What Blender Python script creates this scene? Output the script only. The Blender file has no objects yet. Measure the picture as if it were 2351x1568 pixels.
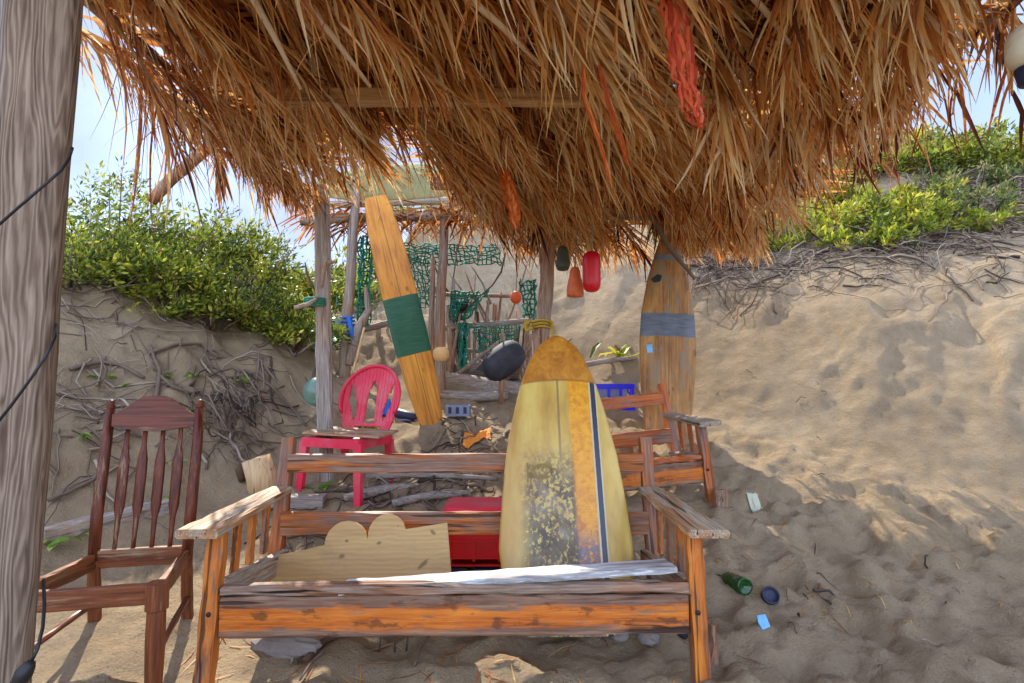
import bpy, math, random
import numpy as np
from mathutils import Vector, Matrix, Quaternion

SC = bpy.context.scene
COL = SC.collection
RNG = random.Random(7)
R = math.radians

# ------------------------------------------------------------------ camera
F = 1300.0                      # focal length in units of the 2350 px wide view
PITCH = R(4.1)
CAMZ = 1.2
cam_d = bpy.data.cameras.new('camera')
cam_d.sensor_width = 36.0
cam_d.lens = F / 2350.0 * 36.0
cam_d.clip_end = 500.0
cam_d.clip_start = 0.05
cam = bpy.data.objects.new('camera', cam_d)
COL.objects.link(cam)
cam.location = (0, 0, CAMZ)
cam.rotation_euler = (math.pi / 2 + PITCH, 0, 0)
SC.camera = cam


def ray(u, v):
    x = (u - 1175.0) / F
    up = (784.0 - v) / F
    y = math.cos(PITCH) - up * math.sin(PITCH)
    z = math.sin(PITCH) + up * math.cos(PITCH)
    return Vector((x / y, 1.0, z / y))


def P(u, v, d):
    """a view direction followed out to the distance d in front of the camera"""
    return Vector((0, 0, CAMZ)) + ray(u, v) * d


# ------------------------------------------------------------------ noise
_tab = np.random.RandomState(3).rand(256, 256)


def vnoise(x, y, off=0):
    x = np.asarray(x, float) + off * 17.31
    y = np.asarray(y, float) + off * 9.77
    xi = np.floor(x).astype(int)
    yi = np.floor(y).astype(int)
    fx = x - xi
    fy = y - yi
    fx = fx * fx * (3 - 2 * fx)
    fy = fy * fy * (3 - 2 * fy)
    a = _tab[xi & 255, yi & 255]
    b = _tab[(xi + 1) & 255, yi & 255]
    c = _tab[xi & 255, (yi + 1) & 255]
    d = _tab[(xi + 1) & 255, (yi + 1) & 255]
    return (a * (1 - fx) + b * fx) * (1 - fy) + (c * (1 - fx) + d * fx) * fy - 0.5


def fbm(x, y, s, octs=4, off=0, gain=0.5):
    t = 0
    a = 1.0
    for i in range(octs):
        t = t + a * vnoise(np.asarray(x) * s, np.asarray(y) * s, off + i * 3)
        a *= gain
        s *= 2.03
    return t


# ------------------------------------------------------------------ terrain
def sp(s, k):
    return k * np.logaddexp(0, np.asarray(s, float) / k)


def sstep(a, b, x):
    t = np.clip((np.asarray(x, float) - a) / (b - a), 0, 1)
    return t * t * (3 - 2 * t)


_fr = np.random.RandomState(11)
DIMPLES = []
for _i in range(420):
    _x = _fr.uniform(-0.9, 5.5) if _i < 330 else _fr.uniform(-3.0, 1.5)
    _y = _fr.uniform(1.35, 7.5) if _i < 330 else _fr.uniform(1.4, 6.5)
    DIMPLES.append((_x, _y, _fr.uniform(0.05, 0.14), _fr.uniform(0.012, 0.038),
                    _fr.uniform(0, 3.14), _fr.uniform(1.2, 2.2)))


DIM = np.array(DIMPLES)


def H(x, y):
    x = np.asarray(x, float)
    y = np.asarray(y, float)
    wl = sstep(-1.0, -2.5, x)
    B = 0.33 * (sp(y - 2.9, 0.12) - wl * sp(y - 6.0, 0.4) - (1 - wl) * sp(y - 13.0, 1.0))
    s = (x - 3.63) * 0.62 + (y - 4.02) * 0.78 + 0.25 * fbm(x, y, 0.5, 2, 21)
    W = 0.72 * sp(s, 0.10) - 0.50 * sp(s - 1.75, 0.3) + 0.15 * sp(s - 3.4, 0.4) - 0.46 * sp(s - 9, 1.0)
    xt = -2.45 + 0.33 * (np.clip(y, -4, 11) - 2.4)
    t = xt - x + 0.3 * fbm(x, y, 0.7, 3, 5)
    L = 0.75 * sp(t, 0.22) - 0.75 * sp(t - 1.95, 0.4)
    bump = 0.13 * np.exp(-(((x + 1.75) / 0.45) ** 2 + ((y - 2.75) / 0.35) ** 2))
    return B + W + L + bump


def gz_np(x, y):
    x = np.asarray(x, float)
    y = np.asarray(y, float)
    z = H(x, y)
    s = (x - 3.63) * 0.62 + (y - 4.02) * 0.78
    xt = -2.45 + 0.33 * (np.clip(y, -4, 11) - 2.4)
    t = xt - x
    wall_r = sstep(0.1, 0.8, s)
    foot_r = sstep(-0.5, 0.15, s)
    wall_l = sstep(0.0, 0.6, t)
    z = z + 0.16 * fbm(x, y, 0.9, 3, 1) * sstep(1.5, 5, np.hypot(x, y - 2))
    # churned, trodden sand on the flat; smoother wall; lumpy left bank
    churn = (1 - 0.88 * np.maximum(wall_r, 0.75 * foot_r)) * (0.45 + 0.55 * sstep(0.5, 1.4, x + 0.35 * y - 0.3))
    z = z + 0.058 * churn * fbm(x, y, 5.2, 4, 2, 0.62)
    z = z + 0.042 * churn * fbm(x, y, 10.0, 2, 12, 0.6)
    z = z + 0.035 * churn * (0.22 - np.abs(fbm(x * 0.8, y * 1.5, 3.5, 3, 8)))
    z = z + wall_l * 0.14 * fbm(x, y, 2.4, 4, 4) + wall_l * 0.05 * (0.2 - np.abs(fbm(x, y, 4.5, 3, 14)))
    # wind and slip grooves down the right wall, small scarps
    q = (x * 0.78 - y * 0.62)
    z = z + wall_r * (0.075 * fbm(q, s * 0.25, 1.5, 3, 6) + 0.035 * fbm(q, s * 0.7, 6, 3, 16) + 0.022 * fbm(x, y, 9, 3, 19))
    scarp = fbm(x, y, 1.3, 3, 33)
    z = z + 0.04 * wall_r * sstep(0.10, 0.14, scarp) * sstep(0.9, -0.2, s - 1.6)
    z = np.array(z, float)
    lo_x, hi_x, lo_y, hi_y = x.min() - .6, x.max() + .6, y.min() - .6, y.max() + .6
    near = DIM[(DIM[:, 0] > lo_x) & (DIM[:, 0] < hi_x) & (DIM[:, 1] > lo_y) & (DIM[:, 1] < hi_y)]
    for (dx, dy, r, a, an, el) in near:
        m = np.nonzero((np.abs(x - dx) < 0.6) & (np.abs(y - dy) < 0.6))
        if not len(m[0]):
            continue
        c, sn = math.cos(an), math.sin(an)
        px, py = x[m] - dx, y[m] - dy
        qx = (px * c + py * sn) / el
        qy = -px * sn + py * c
        d2 = (qx * qx + qy * qy) / (r * r)
        w = -a * np.exp(-d2) + 0.55 * a * np.exp(-((np.sqrt(d2) - 1.7) / 0.5) ** 2)
        z[m] += w * (1 - foot_r[m] * 0.95)
    return z


def gz(x, y):
    return float(gz_np(np.array([x]), np.array([y]))[0])


def G(u, v, d0=1.2, d1=30):
    """where the sight line meets the sand"""
    r = ray(u, v)
    ds = np.arange(d0, d1, 0.02)
    zz = gz_np(r.x * ds, ds)
    hit = np.nonzero(zz >= CAMZ + r.z * ds)[0]
    d = ds[hit[0]] if len(hit) else d1
    return Vector((r.x * d, d, gz(r.x * d, d)))


# ------------------------------------------------------------------ object helpers
def tag(o, label=None, cat=None, group=None, kind=None):
    if label:
        o['label'] = label
    if cat:
        o['category'] = cat
    if group:
        o['group'] = group
    if kind:
        o['kind'] = kind
    return o


def thing(name, label, cat, M=None, group=None):
    o = bpy.data.objects.new(name, None)
    o.empty_display_size = 0.1
    COL.objects.link(o)
    if M is not None:
        o.matrix_basis = M if isinstance(M, Matrix) else Matrix.Translation(Vector(M))
    return tag(o, label, cat, group)


def origin_of(o):
    return o.matrix_basis.translation.copy()


class MB:
    def __init__(self):
        self.v = []
        self.f = []
        self.t = []
        self.mi = []

    def add(self, vs, fs, tint=0.5, mi=0):
        n = len(self.v)
        self.v.extend([tuple(p) for p in vs])
        for f in fs:
            self.f.append(tuple(i + n for i in f))
            self.t.append(tint)
            self.mi.append(mi)

    def tube(self, pts, radii, sides=8, tint=0.5, cap=True, flat=1.0, wob=0.0, mi=0):
        pts = [Vector(p) for p in pts]
        n = len(pts)
        if not hasattr(radii, '__len__'):
            radii = [radii] * n
        T = (pts[1] - pts[0]).normalized()
        ref = Vector((0, 0, 1)) if abs(T.z) < 0.9 else Vector((1, 0, 0))
        N = T.cross(ref).normalized()
        vs = []
        for i in range(n):
            if i == 0:
                t = pts[1] - pts[0]
            elif i == n - 1:
                t = pts[-1] - pts[-2]
            else:
                t = pts[i + 1] - pts[i - 1]
            t.normalize()
            N = (N - t * N.dot(t)).normalized()
            Bn = t.cross(N)
            for k in range(sides):
                a = 2 * math.pi * k / sides
                r = radii[i] * (1 + wob * (RNG.random() - 0.5))
                vs.append(pts[i] + N * (math.cos(a) * r) + Bn * (math.sin(a) * r * flat))
        fs = []
        for i in range(n - 1):
            for k in range(sides):
                k2 = (k + 1) % sides
                fs.append((i * sides + k, i * sides + k2, (i + 1) * sides + k2, (i + 1) * sides + k))
        if cap:
            fs.append(tuple(reversed(range(sides))))
            fs.append(tuple(range((n - 1) * sides, n * sides)))
        self.add(vs, fs, tint, mi)

    def box(self, c, size, M=None, tint=0.5, mi=0):
        x, y, z = [s / 2 for s in size]
        vs = [Vector((sx * x, sy * y, sz * z)) for sz in (-1, 1) for sy in (-1, 1) for sx in (-1, 1)]
        if M is not None:
            vs = [M @ p for p in vs]
        vs = [p + Vector(c) for p in vs]
        self.add(vs, [(0, 2, 3, 1), (4, 5, 7, 6), (0, 1, 5, 4), (2, 6, 7, 3), (0, 4, 6, 2), (1, 3, 7, 5)], tint, mi)

    def lathe(self, prof, M, seg=20, tint=0.5, mi=0):
        vs = []
        n = len(prof)
        for r, z in prof:
            for k in range(seg):
                a = 2 * math.pi * k / seg
                vs.append(M @ Vector((r * math.cos(a), r * math.sin(a), z)))
        fs = []
        for i in range(n - 1):
            for k in range(seg):
                k2 = (k + 1) % seg
                fs.append((i * seg + k, i * seg + k2, (i + 1) * seg + k2, (i + 1) * seg + k))
        fs.append(tuple(reversed(range(seg))))
        fs.append(tuple(range((n - 1) * seg, n * seg)))
        self.add(vs, fs, tint, mi)

    def prism(self, poly, M, th, tint=0.5, mi=0):
        """poly in local XY, thickness along Z, centred"""
        n = len(poly)
        vs = [M @ Vector((x, y, -th / 2)) for x, y in poly] + [M @ Vector((x, y, th / 2)) for x, y in poly]
        fs = [tuple(reversed(range(n))), tuple(range(n, 2 * n))]
        fs += [(i, (i + 1) % n, n + (i + 1) % n, n + i) for i in range(n)]
        self.add(vs, fs, tint, mi)

    def ribbon(self, pts, widths, side, tint=0.5, fold=0.35):
        """leaf blade: folded strip along pts, width vector side"""
        vs = []
        n = len(pts)
        for i in range(n):
            p = pts[i]
            if i == 0:
                t = pts[1] - pts[0]
            else:
                t = pts[i] - pts[i - 1]
            s = side - t * (side.dot(t) / max(t.dot(t), 1e-9))
            if s.length < 1e-6:
                s = Vector((1, 0, 0))
            s.normalize()
            nrm = t.cross(s).normalized()
            w = widths[i]
            vs += [p - s * w + nrm * (w * fold), p, p + s * w + nrm * (w * fold)]
        fs = []
        for i in range(n - 1):
            a = i * 3
            fs += [(a, a + 1, a + 4, a + 3), (a + 1, a + 2, a + 5, a + 4)]
        self.add(vs, fs, tint)

    def build(self, name, mat, parent=None, origin=None, smooth=True, M=None, up=None):
        me = bpy.data.meshes.new(name)
        if origin is None:
            if parent is not None and M is None and up is None:
                origin = origin_of(parent) if parent.type == 'EMPTY' else Vector((0, 0, 0))
            else:
                origin = Vector((0, 0, 0))
        if parent is None and M is None and origin == Vector((0, 0, 0)):
            a = np.array(self.v)
            origin = Vector(((a[:, 0].min() + a[:, 0].max()) / 2, (a[:, 1].min() + a[:, 1].max()) / 2, a[:, 2].min()))
            M = Matrix.Translation(origin)
        o3 = Vector(origin)
        me.from_pydata([(p[0] - o3.x, p[1] - o3.y, p[2] - o3.z) for p in self.v], [], self.f)
        if smooth:
            me.polygons.foreach_set('use_smooth', [True] * len(me.polygons))
        at = me.attributes.new('tint', 'FLOAT', 'FACE')
        at.data.foreach_set('value', [float(t) for t in self.t])
        mats = mat if isinstance(mat, (list, tuple)) else [mat]
        for m in mats:
            me.materials.append(m)
        if len(mats) > 1:
            me.polygons.foreach_set('material_index', self.mi)
        me.update()
        o = bpy.data.objects.new(name, me)
        COL.objects.link(o)
        if parent is not None:
            o.parent = parent
            if parent.type == 'MESH':          # a sub-part given in the thing's own coordinates
                o.matrix_parent_inverse = parent.matrix_basis.inverted()
        if M is not None:
            o.matrix_basis = M
        return o


def frame(a, b, up=(0, 0, 1)):
    a = Vector(a)
    X = (Vector(b) - a)
    L = X.length
    X.normalize()
    Z = Vector(up)
    Z = Z - X * Z.dot(X)
    if Z.length < 1e-4:
        Z = Vector((0, 1, 0)) - X * X.y
    Z.normalize()
    Y = Z.cross(X)
    M = Matrix((X, Y, Z)).transposed().to_4x4()
    M.translation = a
    return M, L


def plank(name, a, b, w, t, mat, parent=None, up=(0, 0, 1), seg=10, rough=0.0015, bev=0.004, w2=None, bow=0.0, label=None):
    """a sawn timber from a to b: width w across, thickness t along up; grain runs along local X"""
    M, L = frame(a, b, up)
    w2 = w if w2 is None else w2
    vs = []
    for i in range(seg + 1):
        q = i / seg
        ww = (w + (w2 - w) * q) / 2
        tt = t / 2
        c = min(bev, ww * 0.45, tt * 0.45) * RNG.uniform(0.6, 1.9)
        c = min(c, ww * 0.48, tt * 0.48)
        z0 = bow * 4 * q * (1 - q)
        jx = (RNG.random() - 0.5) * rough * 4 if i in (0, seg) else 0
        ring = [(-ww + c, -tt), (ww - c, -tt), (ww, -tt + c), (ww, tt - c), (ww - c, tt), (-ww + c, tt), (-ww, tt - c), (-ww, -tt + c)]
        for (y, z) in ring:
            vs.append((L * q + jx, y + RNG.uniform(-rough, rough), z + z0 + RNG.uniform(-rough, rough)))
    fs = []
    for i in range(seg):
        for k in range(8):
            k2 = (k + 1) % 8
            fs.append((i * 8 + k, i * 8 + k2, (i + 1) * 8 + k2, (i + 1) * 8 + k))
    fs.append(tuple(reversed(range(8))))
    fs.append(tuple(range(seg * 8, seg * 8 + 8)))
    m = MB()
    m.add(vs, fs)
    o = m.build(name, mat, parent, origin=Vector((0, 0, 0)), smooth=False, M=M)
    if label:
        o['label'] = label
    return o


def pole(name, pts, radii, mat, parent=None, sides=10, wob=0.08, sub=3):
    """a round, slightly crooked pole through pts (world, or parent's local coordinates when parent is an Empty)"""
    pts = [Vector(p) for p in pts]
    if not hasattr(radii, '__len__'):
        radii = [radii] * len(pts)
    P2, R2 = [], []
    for i in range(len(pts) - 1):
        for k in range(sub):
            q = k / sub
            p = pts[i].lerp(pts[i + 1], q)
            if k:
                p = p + Vector((RNG.uniform(-1, 1), RNG.uniform(-1, 1), RNG.uniform(-1, 1))) * radii[i] * 0.12
            P2.append(p)
            R2.append(radii[i] + (radii[i + 1] - radii[i]) * q)
    P2.append(pts[-1])
    R2.append(radii[-1])
    m = MB()
    m.tube(P2, R2, sides, wob=wob)
    return m.build(name, mat, parent)


# ------------------------------------------------------------------ materials
class NT:
    def __init__(self, name):
        self.m = bpy.data.materials.new(name)
        self.m.use_nodes = True
        self.n = self.m.node_tree.nodes
        self.l = self.m.node_tree.links
        self.n.clear()
        self.out = self.n.new('ShaderNodeOutputMaterial')
        self.b = self.n.new('ShaderNodeBsdfPrincipled')
        self.l.new(self.b.outputs[0], self.out.inputs[0])
        self.b.inputs['Roughness'].default_value = 0.7

    def put(self, s, v):
        if isinstance(v, bpy.types.NodeSocket):
            self.l.new(v, s)
        elif v is not None:
            if hasattr(v, '__len__') and len(v) == 3 and s.type == 'RGBA':
                v = (*v, 1)
            s.default_value = v

    def math(self, op, a, b=None, c=None, clamp=False):
        n = self.n.new('ShaderNodeMath')
        n.operation = op
        n.use_clamp = clamp
        self.put(n.inputs[0], a)
        self.put(n.inputs[1], b)
        self.put(n.inputs[2], c)
        return n.outputs[0]

    def mix(self, f, a, b, mode='MIX'):
        n = self.n.new('ShaderNodeMix')
        n.data_type = 'RGBA'
        n.blend_type = mode
        n.clamp_factor = True
        self.put(n.inputs[0], f)
        self.put(n.inputs[6], a)
        self.put(n.inputs[7], b)
        return n.outputs[2]

    def co(self, which='Object'):
        return self.n.new('ShaderNodeTexCoord').outputs[which]

    def rnd(self):
        return self.n.new('ShaderNodeObjectInfo').outputs['Random']

    def vec(self, op, a, b=None, s=None):
        n = self.n.new('ShaderNodeVectorMath')
        n.operation = op
        self.put(n.inputs[0], a)
        self.put(n.inputs[1], b)
        if s is not None:
            self.put(n.inputs['Scale'], s)
        return n.outputs[0]

    def sep(self, v):
        n = self.n.new('ShaderNodeSeparateXYZ')
        self.put(n.inputs[0], v)
        return n.outputs

    def comb(self, x, y, z):
        n = self.n.new('ShaderNodeCombineXYZ')
        for i, q in enumerate((x, y, z)):
            self.put(n.inputs[i], q)
        return n.outputs[0]

    def noise(self, v, scale=5, detail=4, rough=0.55, dist=0.0):
        n = self.n.new('ShaderNodeTexNoise')
        self.put(n.inputs['Vector'], v)
        n.inputs['Scale'].default_value = scale
        n.inputs['Detail'].default_value = detail
        n.inputs['Roughness'].default_value = rough
        n.inputs['Distortion'].default_value = dist
        return n.outputs['Fac']

    def vor(self, v, scale=5, feature='F1'):
        n = self.n.new('ShaderNodeTexVoronoi')
        n.feature = feature
        self.put(n.inputs['Vector'], v)
        n.inputs['Scale'].default_value = scale
        return n.outputs['Distance']

    def wave(self, v, scale=5, dist=3, detail=3, dscale=1.0, direction='Y'):
        n = self.n.new('ShaderNodeTexWave')
        n.bands_direction = direction
        self.put(n.inputs['Vector'], v)
        n.inputs['Scale'].default_value = scale
        n.inputs['Distortion'].default_value = dist
        n.inputs['Detail'].default_value = detail
        n.inputs['Detail Scale'].default_value = dscale
        return n.outputs['Fac']

    def ramp(self, f, stops):
        n = self.n.new('ShaderNodeValToRGB')
        self.put(n.inputs[0], f)
        e = n.color_ramp.elements
        while len(e) < len(stops):
            e.new(0.5)
        for i, (p, c) in enumerate(stops):
            e[i].position = p
            if not hasattr(c, '__len__'):
                c = (c, c, c)
            e[i].color = (*c, 1)
        return n.outputs[0]

    def step(self, x, a, b):
        """0 below a, 1 above b (a may exceed b)"""
        n = self.n.new('ShaderNodeMapRange')
        n.interpolation_type = 'SMOOTHSTEP'
        self.put(n.inputs[0], x)
        if a < b:
            n.inputs[1].default_value, n.inputs[2].default_value = a, b
        else:
            n.inputs[1].default_value, n.inputs[2].default_value = b, a
            n.inputs[3].default_value, n.inputs[4].default_value = 1, 0
        return n.outputs[0]

    def band(self, x, a, b, soft=0.004):
        return self.math('MULTIPLY', self.step(x, a - soft, a + soft), self.step(x, b + soft, b - soft))

    def bump(self, h, strength=0.3, dist=0.01):
        n = self.n.new('ShaderNodeBump')
        self.put(n.inputs['Height'], h)
        n.inputs['Strength'].default_value = strength
        n.inputs['Distance'].default_value = dist
        self.l.new(n.outputs[0], self.b.inputs['Normal'])

    def done(self, col, rough=None, spec=0.3):
        self.put(self.b.inputs['Base Color'], col)
        if rough is not None:
            self.put(self.b.inputs['Roughness'], rough)
        self.b.inputs['Specular IOR Level'].default_value = spec
        return self.m


def wood(name, dark, mid, light, grey=None, amount=0.5, axis='X', grain=1.0, gloss=0.6, patch=2.2, bump=0.5, knots=True, crack=0.5, ks=1.3, kt=0.17):
    k = NT(name)
    v = k.vec('ADD', k.co(), k.vec('SCALE', (13.1, 7.7, 5.3), s=k.math('MULTIPLY', k.rnd(), 7.0)))
    lo, hi = 1.7 * grain, 40 * grain
    S = {'X': (lo, hi, hi), 'Y': (hi, lo, hi), 'Z': (hi, hi, lo)}[axis]
    g = k.vec('MULTIPLY', v, S)
    n1 = k.noise(g, 1.0, 6, 0.62, 0.6)
    g2 = k.vec('MULTIPLY', v, tuple(s * 3.1 for s in S))
    n2 = k.noise(g2, 1.0, 4, 0.6)
    f = k.math('ADD', k.math('MULTIPLY', n1, 0.65), k.math('MULTIPLY', n2, 0.35))
    c = k.ramp(f, [(0.30, dark), (0.48, mid), (0.66, light)])
    if knots:
        S2 = {'X': (1.1, 5, 5), 'Y': (5, 1.1, 5), 'Z': (5, 5, 1.1)}[axis]
        kn = k.vor(k.vec('MULTIPLY', v, S2), ks)
        c = k.mix(k.math('MULTIPLY', k.step(kn, kt, 0.03), 0.75), c, tuple(q * 0.4 for q in dark))
    if grey is not None:
        S3 = {'X': (1, 5, 5), 'Y': (5, 1, 5), 'Z': (5, 5, 1)}[axis]
        p = k.noise(k.vec('MULTIPLY', v, S3), patch, 5, 0.65)
        gm = k.step(k.math('ADD', p, k.math('MULTIPLY', k.math('SUBTRACT', n2, 0.5), 0.45)), 0.62 - amount * 0.4, 0.74 - amount * 0.4)
        gc = k.ramp(n2, [(0.32, tuple(q * 0.45 for q in grey)), (0.55, grey), (0.72, tuple(min(1, q * 1.5) for q in grey))])
        c = k.mix(k.math('MULTIPLY', gm, 0.88), c, gc)
    # drying cracks along the grain
    S4 = {'X': (1.5, 42, 42), 'Y': (42, 1.5, 42), 'Z': (42, 42, 1.5)}[axis]
    cr = k.noise(k.vec('MULTIPLY', v, S4), 1.0, 2, 0.5, 0.3)
    cm = k.math('MULTIPLY', k.step(cr, 0.385, 0.335), crack)
    c = k.mix(cm, c, tuple(q * 0.25 for q in dark))
    k.bump(k.math('SUBTRACT', f, k.math('MULTIPLY', cm, 0.8)), bump, 0.006)
    return k.done(c, k.math('ADD', gloss - 0.1, k.math('MULTIPLY', n2, 0.25)), 0.3)


def plain(name, col, rough=0.5, var=0.25, scale=12, bump=0.15, dirt=None, dirt_amt=0.4, spec=0.4):
    k = NT(name)
    v = k.co()
    n = k.noise(v, scale, 5, 0.6)
    c = k.mix(n, tuple(q * (1 - var) for q in col), tuple(min(1, q * (1 + var)) for q in col))
    if dirt is not None:
        d = k.noise(k.vec('ADD', v, (3.3, 1.7, 8.1)), scale * 0.5, 6, 0.7)
        c = k.mix(k.math('MULTIPLY', k.step(d, 0.45, 0.68), dirt_amt), c, dirt)
    k.bump(n, bump, 0.004)
    return k.done(c, k.math('ADD', rough - 0.1, k.math('MULTIPLY', n, 0.2)), spec)


def leafy(name, stops, trans=0.4, rough=0.6, spec=0.25, grain=True):
    k = NT(name)
    a = k.n.new('ShaderNodeAttribute')
    a.attribute_name = 'tint'
    f = a.outputs['Fac']
    v = k.co()
    n = k.noise(v, 9, 4, 0.6)
    f = k.math('ADD', f, k.math('MULTIPLY', k.math('SUBTRACT', n, 0.5), 0.35), clamp=True)
    c = k.ramp(f, stops)
    tr = k.n.new('ShaderNodeBsdfTranslucent')
    k.put(tr.inputs[0], c)
    mx = k.n.new('ShaderNodeMixShader')
    mx.inputs[0].default_value = trans
    k.done(c, rough, spec)
    k.l.new(k.b.outputs[0], mx.inputs[1])
    k.l.new(tr.outputs[0], mx.inputs[2])
    k.l.new(mx.outputs[0], k.out.inputs[0])
    return k.m


M = {}
M['bench'] = wood('weathered_orange_wood', (.09, .025, .008), (.34, .095, .02), (.56, .19, .035), (.22, .14, .10), 0.46, gloss=0.5, bump=0.6, crack=0.8)
M['bench_bright'] = wood('orange_wood', (.16, .04, .008), (.50, .14, .018), (.68, .24, .035), (.17, .10, .07), 0.34, gloss=0.45, bump=0.6, crack=0.8)
M['bench_red'] = wood('red_brown_wood', (.10, .025, .01), (.40, .095, .018), (.60, .17, .03), (.21, .14, .11), 0.30, gloss=0.45)
M['bench_grey'] = wood('bare_grey_wood', (.13, .06, .03), (.30, .15, .07), (.44, .26, .13), (.36, .30, .22), 0.62, gloss=0.65, crack=0.9)
M['arm'] = wood('bleached_arm_wood', (.13, .055, .025), (.34, .17, .075), (.50, .32, .17), (.40, .33, .23), 0.42, gloss=0.6, crack=0.9)
M['chair'] = wood('dark_red_wood', (.022, .006, .004), (.095, .020, .008), (.20, .048, .016), (.20, .11, .06), 0.12, gloss=0.38, bump=0.3, crack=0.4)
M['chair_brown'] = wood('worn_brown_wood', (.04, .012, .005), (.15, .042, .014), (.28, .095, .032), (.22, .14, .08), 0.25, gloss=0.45, bump=0.4)
M['chair_z'] = wood('dark_red_wood_upright', (.022, .006, .004), (.095, .020, .008), (.20, .048, .016), (.20, .11, .06), 0.12, axis='Z', gloss=0.38, bump=0.3, crack=0.4)
M['chair_brown_z'] = wood('worn_brown_wood_upright', (.04, .012, .005), (.15, .042, .014), (.28, .095, .032), (.22, .14, .08), 0.25, axis='Z', gloss=0.45, bump=0.4)
M['driftwood'] = wood('driftwood', (.13, .075, .045), (.30, .19, .12), (.44, .31, .21), (.33, .28, .23), 0.5, axis='Z', gloss=0.8, knots=False)
M['driftwood_x'] = wood('driftwood_long', (.12, .08, .05), (.29, .20, .14), (.42, .33, .24), (.33, .29, .25), 0.55, axis='X', gloss=0.8, knots=False)
M['pole'] = wood('brown_pole_wood', (.12, .055, .028), (.30, .155, .085), (.44, .27, .16), (.33, .26, .2), 0.42, axis='Z', gloss=0.75, knots=False)
M['beam'] = wood('pale_beam_wood', (.24, .11, .04), (.46, .26, .11), (.62, .40, .19), (.3, .22, .15), .25, gloss=0.7)
M['ply'] = wood('pale_pine', (.27, .14, .05), (.47, .28, .105), (.58, .38, .17), None, 0, grain=0.9, gloss=0.55, bump=0.15, crack=0.15, ks=2.3, kt=0.14)
M['ply_edge'] = wood('pale_pine_edge', (.5, .36, .18), (.66, .5, .28), (.72, .58, .36), None, 0)
def rail_material():
    k = NT('front_rail_worn_paint')
    v = k.co()
    x, y, z = k.sep(v)[:3]
    g = k.noise(k.vec('MULTIPLY', v, (1.6, 30, 30)), 1.0, 6, 0.62, 0.6)
    g2 = k.noise(k.vec('MULTIPLY', v, (5, 90, 90)), 1.0, 4, 0.6)
    p = k.noise(k.vec('MULTIPLY', v, (1.2, 6, 9)), 2.4, 5, 0.65)
    f = k.math('ADD', k.math('MULTIPLY', g, 0.6), k.math('MULTIPLY', g2, 0.4))
    c = k.ramp(f, [(0.32, (.12, .026, .007)), (0.47, (.47, .115, .014)), (0.66, (.68, .22, .026))])
    bare = k.ramp(f, [(0.30, (.055, .028, .018)), (0.48, (.19, .10, .06)), (0.68, (.34, .22, .14))])
    e = k.math('ADD', k.math('ABSOLUTE', k.math('ADD', z, 0.004)), k.math('MULTIPLY', k.math('SUBTRACT', p, 0.5), 0.12))
    c = k.mix(k.step(e, 0.030, 0.048), c, bare)
    c = k.mix(k.math('MULTIPLY', k.step(p, 0.42, 0.34), 0.9), c, bare)
    p2 = k.noise(k.vec('MULTIPLY', v, (7, 9, 16)), 1.3, 4, 0.6)
    c = k.mix(k.math('MULTIPLY', k.step(p2, 0.57, 0.66), 0.7), c, (.09, .035, .015))
    kn = k.vor(k.vec('MULTIPLY', v, (2.2, 6, 6)), 1.0)
    c = k.mix(k.math('MULTIPLY', k.step(kn, 0.13, 0.04), 0.8), c, (.05, .02, .01))
    cr = k.noise(k.vec('MULTIPLY', v, (1.0, 22, 22)), 1.0, 2, 0.5, 0.4)
    cm = k.step(cr, 0.37, 0.32)
    c = k.mix(k.math('MULTIPLY', cm, 0.85), c, (.03, .015, .01))
    k.bump(k.math('SUBTRACT', f, cm), 0.7, 0.008)
    return k.done(c, 0.55, 0.3)


M['rail_front'] = rail_material()
M['rail_cap'] = wood('dark_split_wood', (.04, .022, .016), (.24, .11, .055), (.42, .24, .14), (.26, .19, .14), 0.42, gloss=0.7, crack=1.0, bump=0.9)
M['white_plank'] = wood('flaking_white_paint', (.40, .40, .42), (.62, .63, .64), (.78, .79, .78), (.26, .24, .22), 0.32, gloss=0.6, knots=False)
M['stump'] = wood('pale_cut_wood', (.34, .19, .09), (.60, .40, .20), (.74, .56, .33), None, 0, axis='Z', knots=False)
M['bark'] = plain('dark_bark', (.10, .055, .03), 0.9, 0.5, 30, 0.6)


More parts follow.
